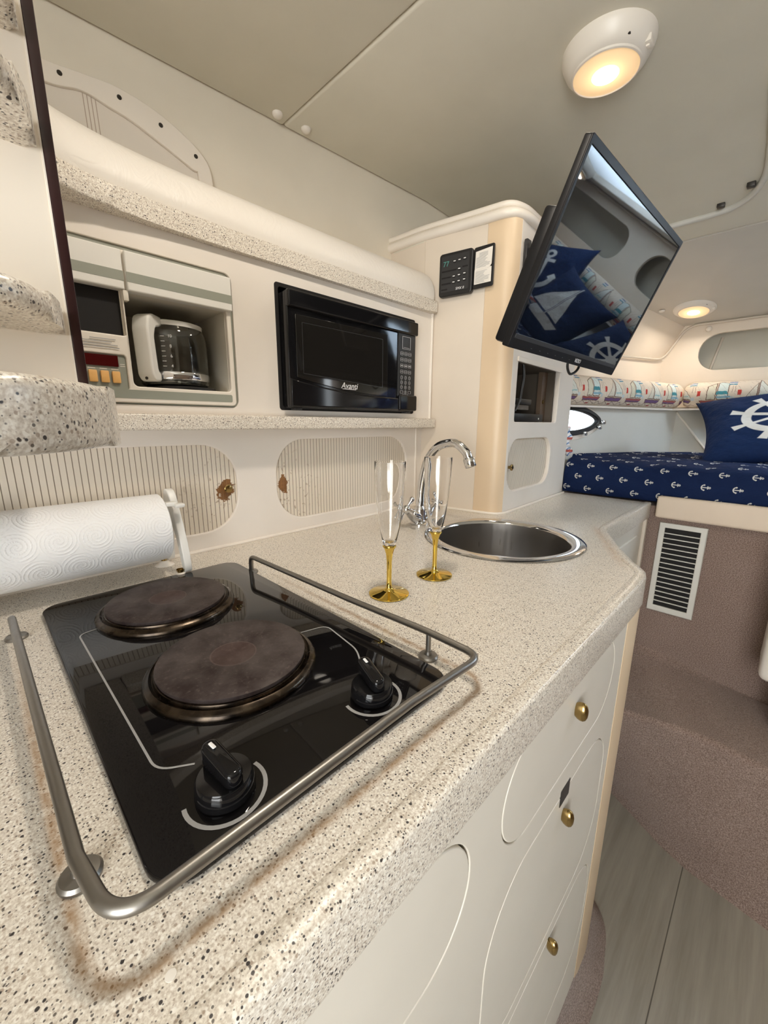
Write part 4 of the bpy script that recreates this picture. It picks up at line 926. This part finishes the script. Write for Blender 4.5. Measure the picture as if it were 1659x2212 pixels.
# mattress
bm = B(); uv = bm.loops.layers.uv.new('UVMap'); Zt = .135; g = []; uvs = []
rnd = random.Random(3)
ys = [.63-k*(.63+1.55)/110 for k in range(111)]
for y in ys:
    xb = min(2.36, 1.785+(.66-y)*3.0); f = 1.703+.004*math.sin(y*23)
    pf = [(f+.006, .002), (f, .012), (f, .045), (f+.001, .078), (f+.006, .102), (f+.018, .120), (f+.034, .130), (f+.055, Zt)]
    n = 26
    pf += [(f+.055+(xb-f-.055)*k/n, Zt+.006*math.sin(k*.9+y*9)*math.sin(y*14+k*.4)+.010*min(1, k/6)) for k in range(1, n+1)]
    fold = .010*max(0, math.sin((y*1.0)*38+1.3))**3*(1 if y < .42 else .2)
    row = []; ul = []; acc = 0; pz = pf[0]
    for i, (x, z) in enumerate(pf):
        acc += math.hypot(x-pz[0], z-pz[1]); pz = (x, z)
        dz = -fold*.8*math.exp(-((i-7-6*(.42-y))/3)**2); row.append(bm.verts.new((x+(fold*.5 if i < 8 else 0)*math.sin(i*.9+y*30), y, z+dz))); ul.append((y, acc))
    g.append(row); uvs.append(ul)
for i in range(len(g)-1):
    for j in range(len(g[i])-1):
        f = bm.faces.new((g[i][j], g[i][j+1], g[i+1][j+1], g[i+1][j]))
        for l, (a, b) in zip(f.loops, ((i, j), (i, j+1), (i+1, j+1), (i+1, j))): l[uv].uv = uvs[a][b]
bm.faces.new(g[0][::-1]); bm.faces.new(g[-1])
tag(obj('berth_mattress', bm, 'anchor_fabric', smooth=80, normals=True), 'navy berth mattress printed with small white anchors', 'mattress')
# bolsters with the sailing print
def bolster(p0, p1, label, mate):
    p0, p1 = Vector(p0), Vector(p1); ax = (p1-p0).normalized(); upv = Vector((0, 0, 1)); out = ax.cross(upv)
    if out.dot(Vector((-1, -.6, 0))) < 0: out = -out
    bm = B(); uv = bm.loops.layers.uv.new('UVMap'); n = 60; sg = 32; L_ = (p1-p0).length; rings = []
    for i in range(n+1):
        s = i/n*L_; c = p0+ax*s; k = 1-.25*max(0, 1-s/.012)-.25*max(0, 1-(L_-s)/.012); k *= 1+.012*math.sin(s*21)
        rings.append([bm.verts.new(c+(out*math.cos(2*PI*q/sg)*.052+upv*math.sin(2*PI*q/sg)*.061)*k) for q in range(sg)])
    for i in range(n):
        for q in range(sg):
            f = bm.faces.new((rings[i][q], rings[i+1][q], rings[i+1][(q+1) % sg], rings[i][(q+1) % sg]))
            for l, (a, b) in zip(f.loops, ((i, q), (i+1, q), (i+1, q+1), (i, q+1))):
                v = ((b+sg/2) % sg)/sg*.36-.18 if not (b == sg/2 and q == sg/2-1) else .18
                l[uv].uv = (a/n*L_+mate, v+.100)
    bm.faces.new(rings[0][::-1]); bm.faces.new(rings[-1])
    return tag(obj(label[1], bm, 'boats_fabric', smooth=70), label[0], 'bolster', 'printed berth bolsters')
bolster((1.678, .704, .413), (2.55, .434, .413), ('sailboat-print bolster along the port side of the berth', 'berth_bolster'), .03)
bolster((2.535, .388, .413), (2.535, -1.40, .413), ('sailboat-print bolster along the bow wall behind the wheel pillow', 'berth_bolster'), .10)
# ledges that carry the bolsters
struct('trim_7', prism([(1.64, .80), (1.64, .70), (2.50, .425), (2.48, .36), (2.48, -1.5), (2.61, -1.5), (2.61, .44)], .344, .352), 'cream_trim')
# pillows
def pillow(name, c, w, hgt, lean, roll, yaw, mat, label):
    mt = Matrix.Translation(c) @ Matrix.Rotation(yaw, 4, 'Z') @ Matrix(((0, 0, -1, 0), (-1, 0, 0, 0), (0, 1, 0, 0), (0, 0, 0, 1))) @ Matrix.Rotation(-lean, 4, 'X') @ Matrix.Rotation(roll, 4, 'Z')
    bm = B(); uv = bm.loops.layers.uv.new('UVMap'); n = 28; rows = {}; rn = random.Random(len(label))
    for s in (1, -1):
        for i in range(n+1):
            for j in range(n+1):
                u, v = i/n*2-1, j/n*2-1; edge = abs(u) > .999 or abs(v) > .999
                if s < 0 and edge: rows[s, i, j] = rows[1, i, j]; continue
                th = .058*((1-u**4)*(1-v**4))**.62; pin = 1-.075*(1-u*u) if abs(v) > -1 else 1
                px = u*w/2*(1-.13*(1-v*v)*u*u); py = v*hgt/2*(1-.12*(1-u*u)*v*v)
                wv = .006*math.sin(u*7+v*5+s)*math.sin(v*6-u*3)*(1-u*u)*(1-v*v)
                rows[s, i, j] = bm.verts.new((px, py, s*(th+wv)))
    for s in (1, -1):
        for i in range(n):
            for j in range(n):
                q = [(i, j), (i+1, j), (i+1, j+1), (i, j+1)]
                if s < 0: q = q[::-1]
                f = bm.faces.new([rows[s, a, b] for a, b in q])
                for l, (a, b) in zip(f.loops, q): l[uv].uv = (a/n*2-1, b/n*2-1)
    bmesh.ops.transform(bm, matrix=mt, verts=bm.verts)
    return tag(obj(name, bm, mat, smooth=180), label, 'pillow', None)
pillow('throw_pillow', (2.09, .022, .270), .48, .37, .80, .20, .0, 'pillow_wheel', 'navy pillow with a white ship wheel leaning at the head of the berth')
pillow('throw_pillow', (2.14, -.42, .275), .40, .40, .62, .1, -.05, 'pillow_sailboat', 'navy pillow with a white sailboat, mirrored in the television screen')
pillow('throw_pillow', (2.30, -.76, .315), .44, .42, .50, -.45, .0, 'pillow_anchor', 'navy pillow with a large white anchor, mirrored in the television screen')
pillow('throw_pillow', (1.92, -.66, .215), .34, .26, .85, .3, -.2, 'striped', 'small white striped pillow, mirrored in the television screen')
# striped cloth peeping from behind the tower
bm = B(); add_tube(bm, spline([(1.73, .650, .26), (1.737, .640, .22), (1.729, .645, .185), (1.735, .637, .165), (1.745, .625, .158)], 6), [.014+.005*math.sin(k*1.3) for k in range(25)], 12)
tag(obj('striped_cloth', bm, 'striped', smooth=80), 'white cloth with blue and red stripes hanging beside the porthole', 'cloth')
